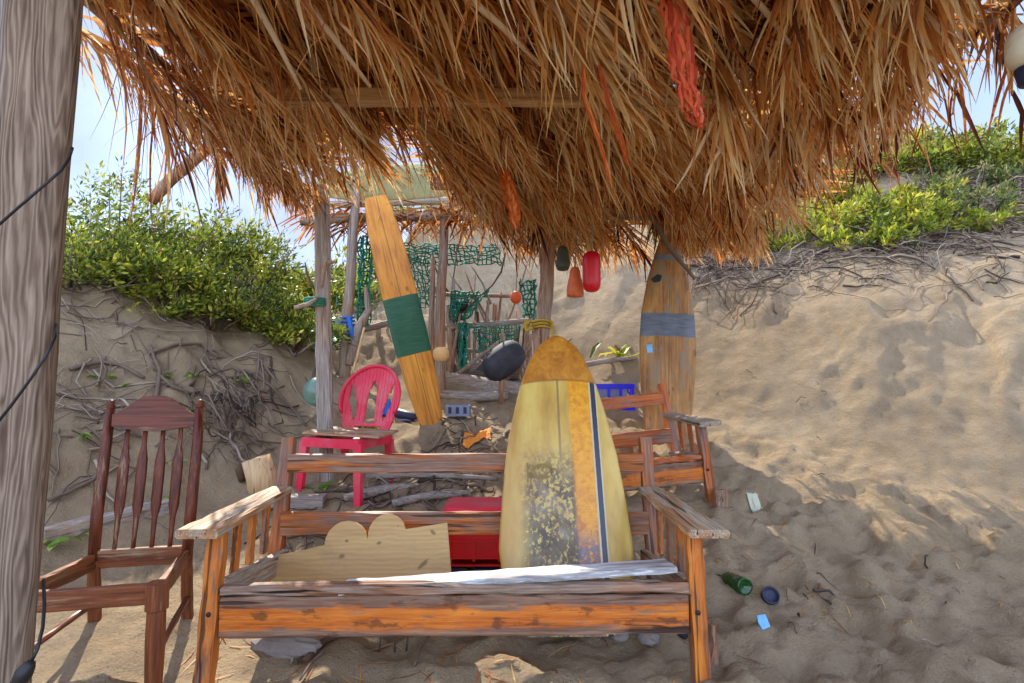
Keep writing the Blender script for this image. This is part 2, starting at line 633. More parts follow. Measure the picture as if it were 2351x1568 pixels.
def post_material():
    k = NT('big_weathered_post')
    v = k.co()
    x, y, z = k.sep(v)[:3]
    w = k.vec('MULTIPLY', v, (9, 9, 1.15))
    d = k.noise(w, 0.9, 3, 0.5)
    g = k.wave(k.comb(k.math('ADD', x, k.math('MULTIPLY', d, 0.16)), y, k.math('MULTIPLY', z, 0.10)), 30, 6.0, 4, 1.6, 'X')
    fine = k.noise(k.vec('MULTIPLY', v, (60, 60, 3)), 1.0, 5, 0.6)
    f = k.math('ADD', k.math('MULTIPLY', g, 0.22), k.math('MULTIPLY', fine, 0.78))
    grey = k.ramp(f, [(0.28, (.13, .12, .115)), (0.5, (.30, .285, .275)), (0.72, (.48, .465, .45))])
    brown = k.ramp(f, [(0.28, (.095, .06, .04)), (0.5, (.23, .165, .115)), (0.74, (.38, .295, .215))])
    side = k.step(k.math('ADD', x, k.math('MULTIPLY', k.math('SUBTRACT', d, 0.5), 0.12)), -0.015, 0.055)
    c = k.mix(side, grey, brown)
    kn = k.vor(k.vec('MULTIPLY', k.vec('ADD', v, (0.31, 0.2, 0.1)), (6, 6, 1.2)), 1.1)
    c = k.mix(k.math('MULTIPLY', k.step(kn, 0.16, 0.04), 0.7), c, (.07, .045, .03))
    cr = k.noise(k.vec('MULTIPLY', v, (34, 34, 0.8)), 1.0, 3, 0.5, 0.4)
    cm = k.step(cr, 0.36, 0.31)
    c = k.mix(k.math('MULTIPLY', cm, 0.8), c, (.05, .035, .025))
    k.bump(k.math('SUBTRACT', f, cm), 0.6, 0.008)
    return k.done(c, 0.85, 0.2)


M['post'] = post_material()
THATCH = [(0.0, (.045, .012, .006)), (0.22, (.22, .048, .011)), (0.42, (.50, .18, .040)), (0.6, (.66, .32, .090)), (0.8, (.74, .49, .20)), (1.0, (.78, .64, .41))]
M['thatch'] = leafy('dry_palm_leaf', THATCH, 0.42, 0.55)
M['rachis'] = leafy('palm_stalk', [(0.0, (.18, .10, .05)), (0.5, (.42, .29, .17)), (1.0, (.62, .50, .36))], 0.0, 0.6)
M['shrub'] = leafy('shrub_leaf_green', [(0.0, (.15, .085, .03)), (0.08, (.035, .055, .010)), (0.4, (.115, .165, .018)), (0.7, (.26, .31, .030)), (1.0, (.50, .48, .06))], 0.4, 0.45)
M['shrub_yellow'] = leafy('shrub_leaf_yellow_green', [(0.0, (.22, .12, .03)), (0.08, (.07, .095, .012)), (0.4, (.19, .25, .02)), (0.75, (.38, .42, .035)), (1.0, (.60, .50, .06))], 0.4, 0.5)
M['shrub_dull'] = leafy('shrub_leaf_dull', [(0.0, (.04, .06, .02)), (0.4, (.10, .14, .035)), (0.7, (.19, .22, .06)), (1.0, (.35, .30, .12))], 0.35, 0.5)
M['twig'] = leafy('dry_twig', [(0.0, (.035, .025, .022)), (0.5, (.15, .105, .075)), (1.0, (.36, .29, .22))], 0.0, 0.9, 0.1)
M['weed'] = leafy('bright_weed_leaf', [(0.0, (.06, .14, .02)), (0.5, (.16, .30, .03)), (1.0, (.35, .45, .08))], 0.35, 0.5)
M['black'] = plain('black_rubber', (.012, .012, .013), 0.5, 0.3)
M['coral'] = leafy('coral_netting', [(0.0, (.42, .05, .018)), (0.5, (.74, .13, .045)), (1.0, (.85, .30, .15))], 0.3, 0.6)
M['orange_net'] = leafy('orange_netting', [(0.0, (.36, .06, .01)), (0.5, (.62, .13, .02)), (1.0, (.8, .26, .06))], 0.3, 0.6)
M['green_net'] = plain('teal_netting', (.010, .20, .13), 0.7, 0.5, 20)
M['red_plastic'] = plain('faded_red_plastic', (.72, .030, .070), 0.42, 0.25, 9, 0.15, (.60, .20, .20), 0.5)
M['red_buoy'] = plain('red_buoy', (.62, .006, .016), 0.35, 0.2, 10, 0.1, (.3, .01, .01), 0.4)
M['orange_buoy'] = plain('orange_buoy', (.68, .16, .05), 0.55, 0.25, 14, 0.2, (.30, .10, .045), 0.6)
M['dark_buoy'] = plain('dark_buoy', (.06, .075, .055), 0.5, 0.4, 10, 0.2)
M['ball'] = plain('orange_ball', (.72, .12, .03), 0.5, 0.2, 14)
M['pale_ball'] = plain('pale_orange_ball', (.78, .48, .19), 0.55, 0.2, 14, 0.2, (.5, .3, .1), 0.4)
M['crate_red'] = plain('red_crate_plastic', (.66, .012, .014), 0.4, 0.2, 8, 0.1, (.4, .02, .03), 0.3)
M['crate_blue'] = plain('blue_crate_plastic', (.008, .012, .62), 0.4, 0.2, 8)
M['navy'] = plain('dark_navy', (.02, .022, .05), 0.5, 0.4, 10)
M['grey_shell'] = plain('dark_grey_plastic', (.028, .031, .042), 0.75, 0.3, 8, 0.1, (.10, .10, .10), 0.4)
M['blue_rope'] = plain('blue_rope', (.02, .13, .46), 0.7, 0.3, 40, 0.3)
M['green_rope'] = plain('green_rope', (.03, .22, .14), 0.7, 0.4, 40, 0.3)
M['yellow_rope'] = plain('yellow_rope', (.45, .30, .02), 0.8, 0.4, 40, 0.4)
M['pale_mark'] = plain('faded_pale_print', (.62, .30, .24), 0.6, 0.3, 30)
M['rock'] = plain('grey_rock', (.26, .22, .19), 0.9, 0.4, 9, 0.8, (.12, .10, .09), 0.6)
M['pale_rock'] = plain('pale_limestone', (.66, .56, .36), 0.9, 0.15, 12, 0.6)
M['paper'] = plain('pale_paper', (.50, .50, .36), 0.8, 0.1)
M['blue_wrapper'] = plain('blue_wrapper', (.16, .42, .66), 0.4, 0.5, 25)
M['bluegrey'] = plain('blue_grey_plastic', (.20, .23, .33), 0.5, 0.4, 18, 0.3)
M['orange_cloth'] = plain('orange_cloth', (.78, .27, .03), 0.8, 0.2, 14, 0.3)
M['float_white'] = plain('pale_float', (.62, .55, .38), 0.6, 0.25, 9, 0.4, (.34, .2, .09), 0.7)
M['tape'] = plain('grey_blue_tape', (.085, .115, .17), 0.5, 0.4, 22, 0.3)
M['ink'] = plain('olive_print', (.25, .18, .03), 0.6, 0.2)
M['blackdebris'] = plain('dark_weed', (.03, .026, .028), 0.9, 0.4, 20, 0.4)


def glass(name, col, rough=0.15):
    k = NT(name)
    k.b.inputs['Transmission Weight'].default_value = 0.75
    n = k.noise(k.co(), 14, 4, 0.6)
    return k.done(k.mix(n, tuple(q * .7 for q in col), col), rough, 0.5)


M['green_glass'] = glass('green_glass', (.05, .30, .05))
M['float_glass'] = glass('green_float_glass', (.42, .75, .60), 0.3)


def sand_material():
    k = NT('beach_sand')
    v = k.n.new('ShaderNodeNewGeometry').outputs['Position']
    big = k.noise(v, 0.9, 4, 0.6)
    med = k.noise(v, 7, 6, 0.65)
    fine = k.noise(v, 90, 4, 0.7)
    grain = k.noise(v, 420, 2, 0.6)
    c = k.ramp(k.math('ADD', k.math('MULTIPLY', big, 0.5), k.math('MULTIPLY', med, 0.5)),
               [(0.32, (.26, .185, .105)), (0.5, (.36, .267, .16)), (0.68, (.44, .34, .215))])
    c = k.mix(k.math('MULTIPLY', k.step(fine, 0.42, 0.66), 0.30), c, (.24, .165, .095))
    sp_ = k.noise(v, 150, 2, 0.5)
    c = k.mix(k.math('MULTIPLY', k.step(sp_, 0.69, 0.73), 0.8), c, (.10, .07, .045))
    # bits of wrack and shell
    vo = k.vor(v, 26)
    msk = k.step(k.noise(v, 2.2, 3, 0.6), 0.50, 0.62)
    c = k.mix(k.math('MULTIPLY', k.math('MULTIPLY', k.step(vo, 0.14, 0.06), msk), 0.75), c, (.13, .085, .05))
    h = k.math('ADD', k.math('MULTIPLY', med, 1.1), k.math('ADD', k.math('MULTIPLY', fine, 0.35), k.math('MULTIPLY', grain, 0.12)))
    k.bump(h, 1.0, 0.045)
    return k.done(c, 0.95, 0.1)


M['sand'] = sand_material()


def yellow_board_material():
    k = NT('yellow_board_paint')
    v = k.co()
    x, y, z = k.sep(v)[:3]
    n = k.noise(k.vec('MULTIPLY', v, (7, 2.0, 3)), 1.0, 5, 0.6)
    fine = k.noise(v, 34, 5, 0.7)
    med = k.noise(v, 11, 4, 0.6)
    base = k.ramp(n, [(0.3, (.38, .20, .03)), (0.46, (.54, .34, .06)), (0.62, (.64, .46, .11))])
    # brown ageing down the left rail
    base = k.mix(k.math('MULTIPLY', k.step(k.math('ADD', x, k.math('MULTIPLY', n, 0.14)), -0.08, -0.20), 0.55), base, (.36, .17, .03))
    ws = k.noise(k.vec('MULTIPLY', v, (1, 0.45, 1)), 4, 3)
    ox = k.math('ADD', x, k.math('MULTIPLY', k.math('SUBTRACT', fine, 0.5), 0.006))
    low = k.step(y, 0.95, 0.35)
    orange = k.ramp(fine, [(0.35, (.58, .21, .01)), (0.6, (.78, .36, .012))])
    om = k.band(ox, 0.050, 0.162, 0.003)
    chips = k.math('MULTIPLY', low, k.step(k.math('ADD', fine, k.math('MULTIPLY', med, 0.6)), 0.80, 0.90))
    c = k.mix(om, base, orange)
    c = k.mix(k.math('MULTIPLY', k.math('MULTIPLY', om, chips), 0.85), c, (.42, .10, .02))
    c = k.mix(k.math('MULTIPLY', k.band(ox, 0.163, 0.203, 0.002), 0.8), c, (.55, .50, .34))
    c = k.mix(k.band(ox, 0.171, 0.197, 0.002), c, (.035, .035, .055))
    # stringer
    c = k.mix(k.math('MULTIPLY', k.band(ox, -0.014, -0.002, 0.002), k.math('MULTIPLY', k.step(y, 0.6, 1.0), 0.75)), c, (.22, .12, .05))
    # worn, scuffed patch where the deck has lost its paint
    px = k.math('MULTIPLY', k.step(x, -0.25, -0.15), k.step(x, 0.075, 0.045))
    py = k.step(k.math('ADD', y, k.math('MULTIPLY', med, 0.25)), 1.12, 0.75)
    wear = k.math('MULTIPLY', px, py)
    speck = k.math('ADD', k.math('MULTIPLY', k.noise(k.vec('MULTIPLY', v, (1, .8, 1)), 52, 4, 0.65), 0.85), k.math('MULTIPLY', ws, 0.36))
    deep = k.math('MULTIPLY', k.step(y, 0.62, 0.38), 0.05)
    sm = k.math('MULTIPLY', wear, k.step(k.math('ADD', speck, deep), 0.555, 0.62))
    wc = k.ramp(med, [(0.35, (.04, .04, .06)), (0.5, (.12, .10, .08)), (0.65, (.21, .19, .17))])
    c = k.mix(k.math('MULTIPLY', wear, 0.25), c, (.30, .25, .13))
    c = k.mix(k.math('MULTIPLY', sm, 0.85), c, wc)
    edge2 = k.math('MULTIPLY', k.math('MULTIPLY', om, k.step(y, 0.50, 0.36)), k.step(speck, 0.54, 0.60))
    c = k.mix(k.math('MULTIPLY', edge2, 0.8), c, (.11, .11, .16))
    # brown resin nose
    nb = k.math('ADD', k.math('SUBTRACT', y, 1.255), k.math('MULTIPLY', k.math('MULTIPLY', x, x), 0.35))
    nose = k.ramp(k.noise(v, 16, 6, 0.7, 1.0), [(0.3, (.30, .10, .012)), (0.5, (.47, .185, .018)), (0.7, (.60, .28, .03))])
    c = k.mix(k.step(nb, -0.004, 0.004), c, nose)
    c = k.mix(k.math('MULTIPLY', k.band(nb, -0.006, 0.006, 0.004), 0.6), c, (.25, .10, .02))
    k.bump(k.math('ADD', fine, k.math('MULTIPLY', sm, -0.6)), 0.12, 0.004)
    return k.done(c, k.math('ADD', 0.30, k.math('MULTIPLY', sm, 0.45)), 0.5)


M['yellow_board'] = yellow_board_material()


def board_wood(name, dark, mid, light, bands, grey=0.0):
    """planked wooden board; bands: (y0, y1, colour) painted right round it"""
    k = NT(name)
    v = k.co()
    x, y, z = k.sep(v)[:3]
    g = k.noise(k.vec('MULTIPLY', v, (42, 2.4, 42)), 1.0, 5, 0.6, 0.6)
    n = k.noise(k.vec('MULTIPLY', v, (4, 1.6, 4)), 1.5, 4, 0.6)
    c = k.ramp(k.math('ADD', k.math('MULTIPLY', g, 0.5), k.math('MULTIPLY', n, 0.5)), [(0.34, dark), (0.5, mid), (0.66, light)])
    seam = k.band(k.math('ADD', x, k.math('MULTIPLY', k.math('SUBTRACT', n, 0.5), 0.01)), 0.004, 0.011, 0.003)
    c = k.mix(k.math('MULTIPLY', seam, 0.75), c, tuple(q * 0.35 for q in dark))
    kn = k.vor(k.vec('MULTIPLY', v, (9, 4.2, 1)), 1.0)
    c = k.mix(k.math('MULTIPLY', k.step(kn, 0.17, 0.07), 0.6), c, tuple(q * 0.35 for q in dark))
    if grey:
        p = k.noise(k.vec('MULTIPLY', v, (6, 2.5, 6)), 1.6, 5, 0.65)
        c = k.mix(k.math('MULTIPLY', k.step(p, 0.5, 0.62), grey), c, (.24, .17, .09))
        c = k.mix(k.math('MULTIPLY', k.step(p, 0.42, 0.32), grey), c, (.13, .055, .015))
    fn = k.noise(k.vec('MULTIPLY', v, (8, 60, 8)), 1.0, 4, 0.6)
    for (y0, y1, col, rag) in bands:
        yy = k.math('ADD', y, k.math('MULTIPLY', k.math('SUBTRACT', n, 0.5), rag))
        pc = k.ramp(k.math('ADD', k.math('MULTIPLY', fn, 0.6), k.math('MULTIPLY', n, 0.4)), [(0.35, tuple(q * 0.6 for q in col)), (0.65, tuple(q * 1.3 for q in col))])
        c = k.mix(k.band(yy, y0, y1, 0.003), c, pc)
    k.bump(g, 0.25, 0.003)
    return k.done(c, 0.5, 0.35)


M['board_green'] = board_wood('orange_board_with_green_band', (.26, .075, .008), (.56, .21, .014), (.68, .31, .03), [(0.715, 1.325, (.014, .085, .032), 0.01)])
M['board_brown'] = board_wood('worn_brown_board', (.13, .05, .012), (.34, .155, .035), (.50, .28, .085), [(1.02, 1.235, (.115, .13, .155), 0.03), (1.735, 1.79, (.16, .17, .18), 0.02)], 0.9)
M['board_pale'] = plain('pale_green_board', (.40, .48, .27), 0.5, 0.25, 5, 0.1, (.30, .26, .12), 0.5)

# ------------------------------------------------------------------ light
SUN_EL, SUN_AZ = R(44), R(-22)
w = bpy.data.worlds.new('World')
SC.world = w
w.use_nodes = True
nt = w.node_tree
nt.nodes.clear()
bg = nt.nodes.new('ShaderNodeBackground')
sky = nt.nodes.new('ShaderNodeTexSky')
sky.sky_type = 'NISHITA'
sky.sun_disc = False
sky.sun_elevation = SUN_EL
sky.sun_rotation = SUN_AZ
sky.air_density = 1.0
sky.dust_density = 0.3
sky.ozone_density = 1.5
wo = nt.nodes.new('ShaderNodeOutputWorld')
gen = nt.nodes.new('ShaderNodeTexCoord')
cn = nt.nodes.new('ShaderNodeTexNoise')          # thin bright cloud veil
cn.inputs['Scale'].default_value = 2.2
cn.inputs['Detail'].default_value = 6
cmap = nt.nodes.new('ShaderNodeMapRange')
cmap.inputs[1].default_value, cmap.inputs[2].default_value = 0.30, 0.62
cmap.inputs[3].default_value, cmap.inputs[4].default_value = 0.62, 0.97
cmx = nt.nodes.new('ShaderNodeMix')
cmx.data_type = 'RGBA'
cmx.inputs[7].default_value = (1.16, 1.34, 1.90, 1)
nt.links.new(gen.outputs['Generated'], cn.inputs['Vector'])
nt.links.new(cn.outputs['Fac'], cmap.inputs[0])
nt.links.new(cmap.outputs[0], cmx.inputs[0])
nt.links.new(sky.outputs[0], cmx.inputs[6])
# unseen sky behind the viewer brightened as added fill to lift the shade
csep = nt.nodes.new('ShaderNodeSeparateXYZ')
rear_fill = nt.nodes.new('ShaderNodeMapRange')
rear_fill.interpolation_type = 'SMOOTHSTEP'
rear_fill.inputs[1].default_value, rear_fill.inputs[2].default_value = 0.35, -0.55
rear_fill.inputs[3].default_value, rear_fill.inputs[4].default_value = 0.76, 2.45
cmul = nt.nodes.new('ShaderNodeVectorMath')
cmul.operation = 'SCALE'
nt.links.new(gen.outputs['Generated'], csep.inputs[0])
nt.links.new(csep.outputs[1], rear_fill.inputs[0])
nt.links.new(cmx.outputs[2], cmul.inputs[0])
nt.links.new(rear_fill.outputs[0], cmul.inputs['Scale'])
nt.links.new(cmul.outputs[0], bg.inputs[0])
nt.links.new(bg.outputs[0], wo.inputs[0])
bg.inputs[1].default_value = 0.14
sd = bpy.data.lights.new('sun', 'SUN')
sd.energy = 2.0
sd.angle = R(0.5)
sd.color = (1.0, 0.93, 0.82)
so = bpy.data.objects.new('sun', sd)
COL.objects.link(so)
sun_dir = Vector((math.sin(SUN_AZ) * math.cos(SUN_EL), math.cos(SUN_AZ) * math.cos(SUN_EL), math.sin(SUN_EL)))
so.rotation_euler = sun_dir.to_track_quat('Z', 'Y').to_euler()
so.location = (-3, 6, 12)
SC.view_settings.view_transform = 'Standard'
SC.view_settings.look = 'None'
SC.view_settings.exposure = 2.2
SC.view_settings.gamma = 1.0
SC.cycles.use_denoising = True
SC.cycles.max_bounces = 8
SC.cycles.diffuse_bounces = 5
SC.cycles.caustics_reflective = False
SC.cycles.caustics_refractive = False

# ------------------------------------------------------------------ the sand
def axis(segs):
    out = []
    for a, b, h in segs:
        n = max(1, int(round((b - a) / h)))
        out += [a + (b - a) * i / n for i in range(n)]
    out.append(segs[-1][1])
    return np.array(out)


gx = axis([(-150, -40, 22), (-40, -12, 3), (-12, -5, 0.35), (-5, -3.2, 0.07), (-3.2, 4.6, 0.026), (4.6, 8, 0.07), (8, 14, 0.4), (14, 40, 3), (40, 150, 22)])
gy = axis([(-150, -30, 24), (-30, -4, 3), (-4, 0.8, 0.3), (0.8, 5.6, 0.026), (5.6, 10, 0.06), (10, 16, 0.3), (16, 50, 3), (50, 200, 25)])
XX, YY = np.meshgrid(gx, gy, indexing='ij')
ZZ = gz_np(XX, YY)
nx, ny = XX.shape
verts = np.stack([XX.ravel(), YY.ravel(), ZZ.ravel()], 1)
idx = np.arange(nx * ny).reshape(nx, ny)
quads = np.stack([idx[:-1, :-1].ravel(), idx[1:, :-1].ravel(), idx[1:, 1:].ravel(), idx[:-1, 1:].ravel()], 1)
me = bpy.data.meshes.new('sand_ground')
me.vertices.add(len(verts))
me.vertices.foreach_set('co', verts.ravel())
me.loops.add(quads.size)
me.loops.foreach_set('vertex_index', quads.ravel())
me.polygons.add(len(quads))
me.polygons.foreach_set('loop_start', np.arange(0, quads.size, 4))
me.polygons.foreach_set('loop_total', np.full(len(quads), 4))
me.polygons.foreach_set('use_smooth', np.ones(len(quads), bool))
me.update(calc_edges=True)
me.materials.append(M['sand'])
ground = bpy.data.objects.new('sand_ground', me)
COL.objects.link(ground)
ground['kind'] = 'structure'


# ------------------------------------------------------------------ benches
def bench(Mx, W, D, label, group, body, arm, slats):
    t = thing('wooden_bench', label, 'bench', Mx, group)
    hw = W / 2
    # front legs, leaning out a little at the foot
    for s in (-1, 1):
        m = MB()
        m.lathe([(.003, 0), (.009, .001), (.010, .004), (.006, .008)], Matrix.Translation((s * hw, -.03, .245)) @ Matrix.Rotation(R(90), 4, 'X'), 10)
        m.build('bolt', M['black'], t, origin=Vector((0, 0, 0)))
        plank('front_leg', (s * (hw + .012), -.02, -.06), (s * hw, .02, .545), .062, .062, body[0], t, up=(0, 1, 0), rough=.003)
        plank('back_leg', (s * (hw + .012), D - .07, -.08), (s * (hw + .012), D + .15, .845), .066, .062, body[3], t, up=(1, 0, 0), rough=.003)
        a = plank('armrest', (s * (hw + .03), -.09, .565), (s * (hw + .0), D + .02, .59), .165, .034, arm, t, rough=.003, bev=.008, w2=.11)
        for k in range(slats):
            q = (k + 0.75) / (slats + 0.6)
            y = .05 + (D - .12) * q
            plank('arm_slat', (s * (hw - .005), y, .33), (s * (hw - .008), y + .015, .555), .055, .02, body[2], t, up=(1, 0, 0), rough=.002)
        plank('side_rail', (s * (hw - .02), .03, .31), (s * (hw - .045), D - .03, .25), .035, .10, body[1], t, rough=.003)
    return t


def bench_common(t, W, D, body, top_mat, low_mat):
    hw = W / 2
    plank('front_rail', (-hw + .03, .0, .225), (hw - .03, .0, .232), .035, .155, body[0], t, seg=24, rough=.004, bev=.01)
    plank('front_rail_cap', (-hw + .03, .012, .325), (hw - .03, .012, .333), .062, .042, body[1], t, seg=24, rough=.005, bev=.01)
    plank('back_rail', (-hw + .015, D + .085, .715), (hw - .015, D + .085, .725), .03, .098, top_mat, t, seg=16, rough=.003)
    plank('back_rail', (-hw + .015, D + .01, .42), (hw - .015, D + .01, .425), .03, .115, low_mat, t, seg=16, rough=.003)


pL = P(475, 1560, 2.28)
pR = P(1602, 1548, 2.33)
zg = (pL.z + pR.z) / 2
ctr = (pL + pR) / 2
W1 = (pR - pL).length
yaw = math.atan2(pR.y - pL.y, pR.x - pL.x)
roll = math.atan2(pR.z - pL.z, W1) - 0.004
MB1 = Matrix.Translation((ctr.x, ctr.y + .02, zg)) @ Matrix.Rotation(yaw, 4, 'Z') @ Matrix.Rotation(-roll, 4, 'Y')
b1 = bench(MB1, W1, .66, 'long weathered orange wooden bench without a seat, carrying the yellow surfboard', 'slatted wooden benches',
           (M['bench_bright'], M['bench_grey'], M['bench_bright'], M['bench']), M['arm'], 3)
bench_common(b1, W1, .66, (M['rail_front'], M['rail_cap']), M['bench'], M['bench'])

p2 = G(1641, 1160)
MB2 = Matrix.Translation((p2.x - .50, p2.y + .02, p2.z - .05)) @ Matrix.Rotation(R(5), 4, 'Z') @ Matrix.Rotation(R(-5), 4, 'Y')
b2 = bench(MB2, .98, .60, 'smaller red-brown wooden bench standing behind the long bench, in front of the brown surfboard', 'slatted wooden benches',
           (M['bench_red'], M['bench_grey'], M['bench_red'], M['bench_red']), M['bench_grey'], 2)
bench_common(b2, .98, .60, (M['rail_front'], M['bench_red']), M['bench_red'], M['bench_red'])


def mesh_top(name, label, cat, group=None):
    pass


# seat planks resting on the front rail of the long bench
o = plank('white_plank', P(782, 1352, 2.36) + Vector((0, .02, .0)), P(1540, 1302, 2.43) + Vector((0, .02, .0)), .17, .026, M['white_plank'], None, up=(0.0, 0.12, 1), seg=20, rough=.003)
tag(o, 'long white-painted plank lying across the front rail of the long bench', 'plank')
o = plank('white_plank', P(512, 1364, 2.36), P(812, 1366, 2.37), .09, .022, M['white_plank'], None, seg=10, rough=.003)
tag(o, 'short narrow white plank at the left end of the bench front rail', 'plank')


# ------------------------------------------------------------------ surfboards
def surfboard(name, label, tail, nose, face, widths, T, mat, rocker=0.05, group='surfboards standing round the shelter', flat_tail=False):
    """widths: (fraction from tail to nose, full width). local X width, Y tail->nose, Z deck normal"""
    tail, nose = Vector(tail), Vector(nose)
    Y = (nose - tail)
    L = Y.length
    Y.normalize()
    Z = Vector(face)
    Z = (Z - Y * Z.dot(Y)).normalized()
    X = Y.cross(Z)
    Mx = Matrix((X, Y, Z)).transposed().to_4x4()
    Mx.translation = tail
    fr = [a for a, b in widths]
    wd = [b for a, b in widths]
    n, ns = 60, 28
    vs, fs = [], []
    for i in range(n + 1):
        q = i / n
        q = 0.5 - 0.5 * math.cos(math.pi * q) if i not in (0, n) else q
        wv = float(np.interp(q, fr, wd)) / 2
        th = T * (0.45 + 0.55 * math.sin(math.pi * min(1, max(0, 0.08 + q * 0.86))) ** 0.6) / 2
        th = min(th, max(wv * 0.6, 0.004))
        rk = rocker * ((q - 0.4) / 0.6) ** 2 * (1 if q > 0.4 else 0.5)
        for k in range(ns):
            a = 2 * math.pi * k / ns
            ca, sa = math.cos(a), math.sin(a)
            xx = math.copysign(abs(ca) ** 0.62, ca) * wv
            zz = math.copysign(abs(sa) ** 0.85, sa) * th
            vs.append((xx, q * L, zz + rk))
    for i in range(n):
        for k in range(ns):
            k2 = (k + 1) % ns
            fs.append((i * ns + k2, i * ns + k, (i + 1) * ns + k, (i + 1) * ns + k2))
    fs.append(tuple(range(ns)))
    fs.append(tuple(reversed(range(n * ns, n * ns + ns))))
    t = thing('surfboard', label, 'surfboard', Mx, group)
    m = MB()
    m.add(vs, fs)
    m.build('board_body', mat, t, origin=Vector((0, 0, 0)))
    return t, L, Mx


yt = P(1309, 1395, 2.70)
yt.z = 0.03
yn = P(1275, 777, 3.27)
WY = [(0, .40), (.03, .52), (.09, .60), (.25, .66), (.40, .632), (.55, .585), (.70, .50), (.82, .41), (.905, .31), (.95, .23), (.98, .14), (1.0, .03)]
yb, Ly, My = surfboard('surfboard', 'yellow surfboard with brown nose and orange stripe, leaning inside the long bench', yt, yn, (0, -1, .35), WY, .07, M['yellow_board'], 0.03)
mk = MB()
zt = .0455
for (x0, x1, y0, y1) in [(-.185, -.178, .70, .80)]:
    mk.box(((x0 + x1) / 2, (y0 + y1) / 2, zt - .006), (x1 - x0, y1 - y0, .004))


def ring_mark(m, cx, cy, rx, ry, w, z, a0=0, a1=2 * math.pi, n=24):
    vs, fs = [], []
    for i in range(n + 1):
        a = a0 + (a1 - a0) * i / n
        c, s = math.cos(a), math.sin(a)
        for (kx, kz) in ((1, z), (1 - w / rx, z)):
            vs.append((cx + rx * kx * c, cy + ry * (kx if kx == 1 else 1 - w / ry) * s, kz))
    for i in range(n):
        fs.append((2 * i, 2 * i + 2, 2 * i + 3, 2 * i + 1))
    m.add(vs, fs)


ring_mark(mk, -.105, .755, .058, .040, .006, zt - .002)
ring_mark(mk, -.125, .755, .024, .03, .007, zt - .002, R(60), R(330))
ring_mark(mk, -.085, .765, .022, .022, .007, zt - .002, R(-90), R(200))
mk.build('logo', M['ink'], yb, origin=Vector((0, 0, 0)), smooth=False)

gt = G(993, 975)
gt.z -= .03
gn = P(862, 455, gt.y + .6)
WG = [(0, .17), (.03, .22), (.15, .285), (.32, .335), (.5, .345), (.7, .34), (.85, .315), (.95, .265), (.99, .23), (1, .21)]
gb, Lg, Mg = surfboard('surfboard', 'slim orange wooden board with a dark green band, leaning left against the driftwood fence', gt, gn, (.12, -1, .2), WG, .045, M['board_green'], .02)

bt = Vector(((1527 - 1175) / F * 5.0, 5.0, gz((1527 - 1175) / F * 5.0, 5.0) - .12))
bn = P(1533, 505, bt.y + .25)
WB = [(a_, b_ * 1.06) for a_, b_ in [(0, .30), (.04, .345), (.16, .41), (.33, .468), (.46, .475), (.57, .455), (.72, .36), (.85, .22), (.93, .12), (.975, .07), (1, .02)]]
bb, Lb, Mb_ = surfboard('surfboard', 'worn brown surfboard with a grey-blue band, standing upright before the right sand wall', bt, bn, (-.05, -1, .12), WB, .06, M['board_brown'], .03)
st = MB()
st.box((-.165, .90, .028), (.05, .075, .004), Matrix.Rotation(R(8), 3, 'Z'))
st.build('sticker', M['blue_wrapper'], bb, origin=Vector((0, 0, 0)), smooth=False)
st = MB()
st.prism([(-.16, 1.55), (-.10, 1.60), (-.06, 1.585), (-.075, 1.53), (-.13, 1.515)], Matrix.Translation((0, 0, .034)), .006)
st.build('hole', M['black'], bb, origin=Vector((0, 0, 0)), smooth=False)

# ------------------------------------------------------------------ wooden chair without its seat
zc = P(345, 1345, 2.16).z - .03
cfr, cbr, cbl = P(345, 1362, 2.14), P(430, 1270, 2.62), P(217, 1280, 2.64)
cen_b = (cbr + cbl) / 2
fd = Vector((cfr.x - cbr.x - .04, cfr.y - cbr.y, 0))
Dc = fd.length
yc = math.atan2(-fd.x, -(-fd.y)) if False else math.atan2(fd.x, -fd.y)
MC = Matrix.Translation((cen_b.x, cen_b.y, 0)) @ Matrix.Rotation(yc, 4, 'Z')
ch = thing('wooden_chair', 'dark red wooden chair with four back spindles and no seat, by the big post', 'chair', MC)
hb, hf = .19, .25
SZ = .41
for s in (-1, 1):
    plank('back_leg', (s * hb, .05, .06), (s * hb, 0, SZ), .042, .042, M['chair_brown'], ch, up=(0, 1, 0))
    m = MB()
    pts = [(s * hb, 0, SZ - .03), (s * (hb + .004), .02, .6), (s * (hb + .004), .07, .9), (s * (hb + .002), .095, 1.075)]
    m.tube(pts, [.024, .026, .024, .021], 8)
    bp = m.build('back_post', M['chair_z'], ch, origin=Vector((0, 0, 0)))
    m = MB()
    m.lathe([(.012, 0), (.02, .012), (.014, .026), (.017, .034), (.004, .045)], Matrix.Translation((s * (hb + .002), .095, 1.072)), 10)
    f = m.build('finial', M['chair'], bp, origin=Vector((0, 0, 0)))
    # front leg, turned square
    m = MB()
    m.tube([(s * hf, -Dc, SZ + .035), (s * hf, -Dc, SZ - .06), (s * hf, -Dc, SZ - .065), (s * hf, -Dc, .22), (s * hf, -Dc, -.08)], [.042, .042, .034, .036, .026], 8)
    m.build('front_leg', M['chair_brown_z'], ch, origin=Vector((0, 0, 0)), smooth=False)
    plank('side_rail', (s * hb, -.01, SZ - .01), (s * hf, -Dc + .02, SZ - .005), .028, .07, M['chair_brown'], ch)
    plank('stretcher', (s * (hb + .005), .02, .21), (s * (hf), -Dc, .17), .022, .022, M['chair'], ch)
plank('front_rail', (-hf, -Dc, SZ - .005), (hf, -Dc, SZ - .005), .03, .075, M['chair_brown'], ch)
plank('back_rail', (-hb, .005, SZ + .0), (hb, .005, SZ + .0), .026, .08, M['chair_brown'], ch)
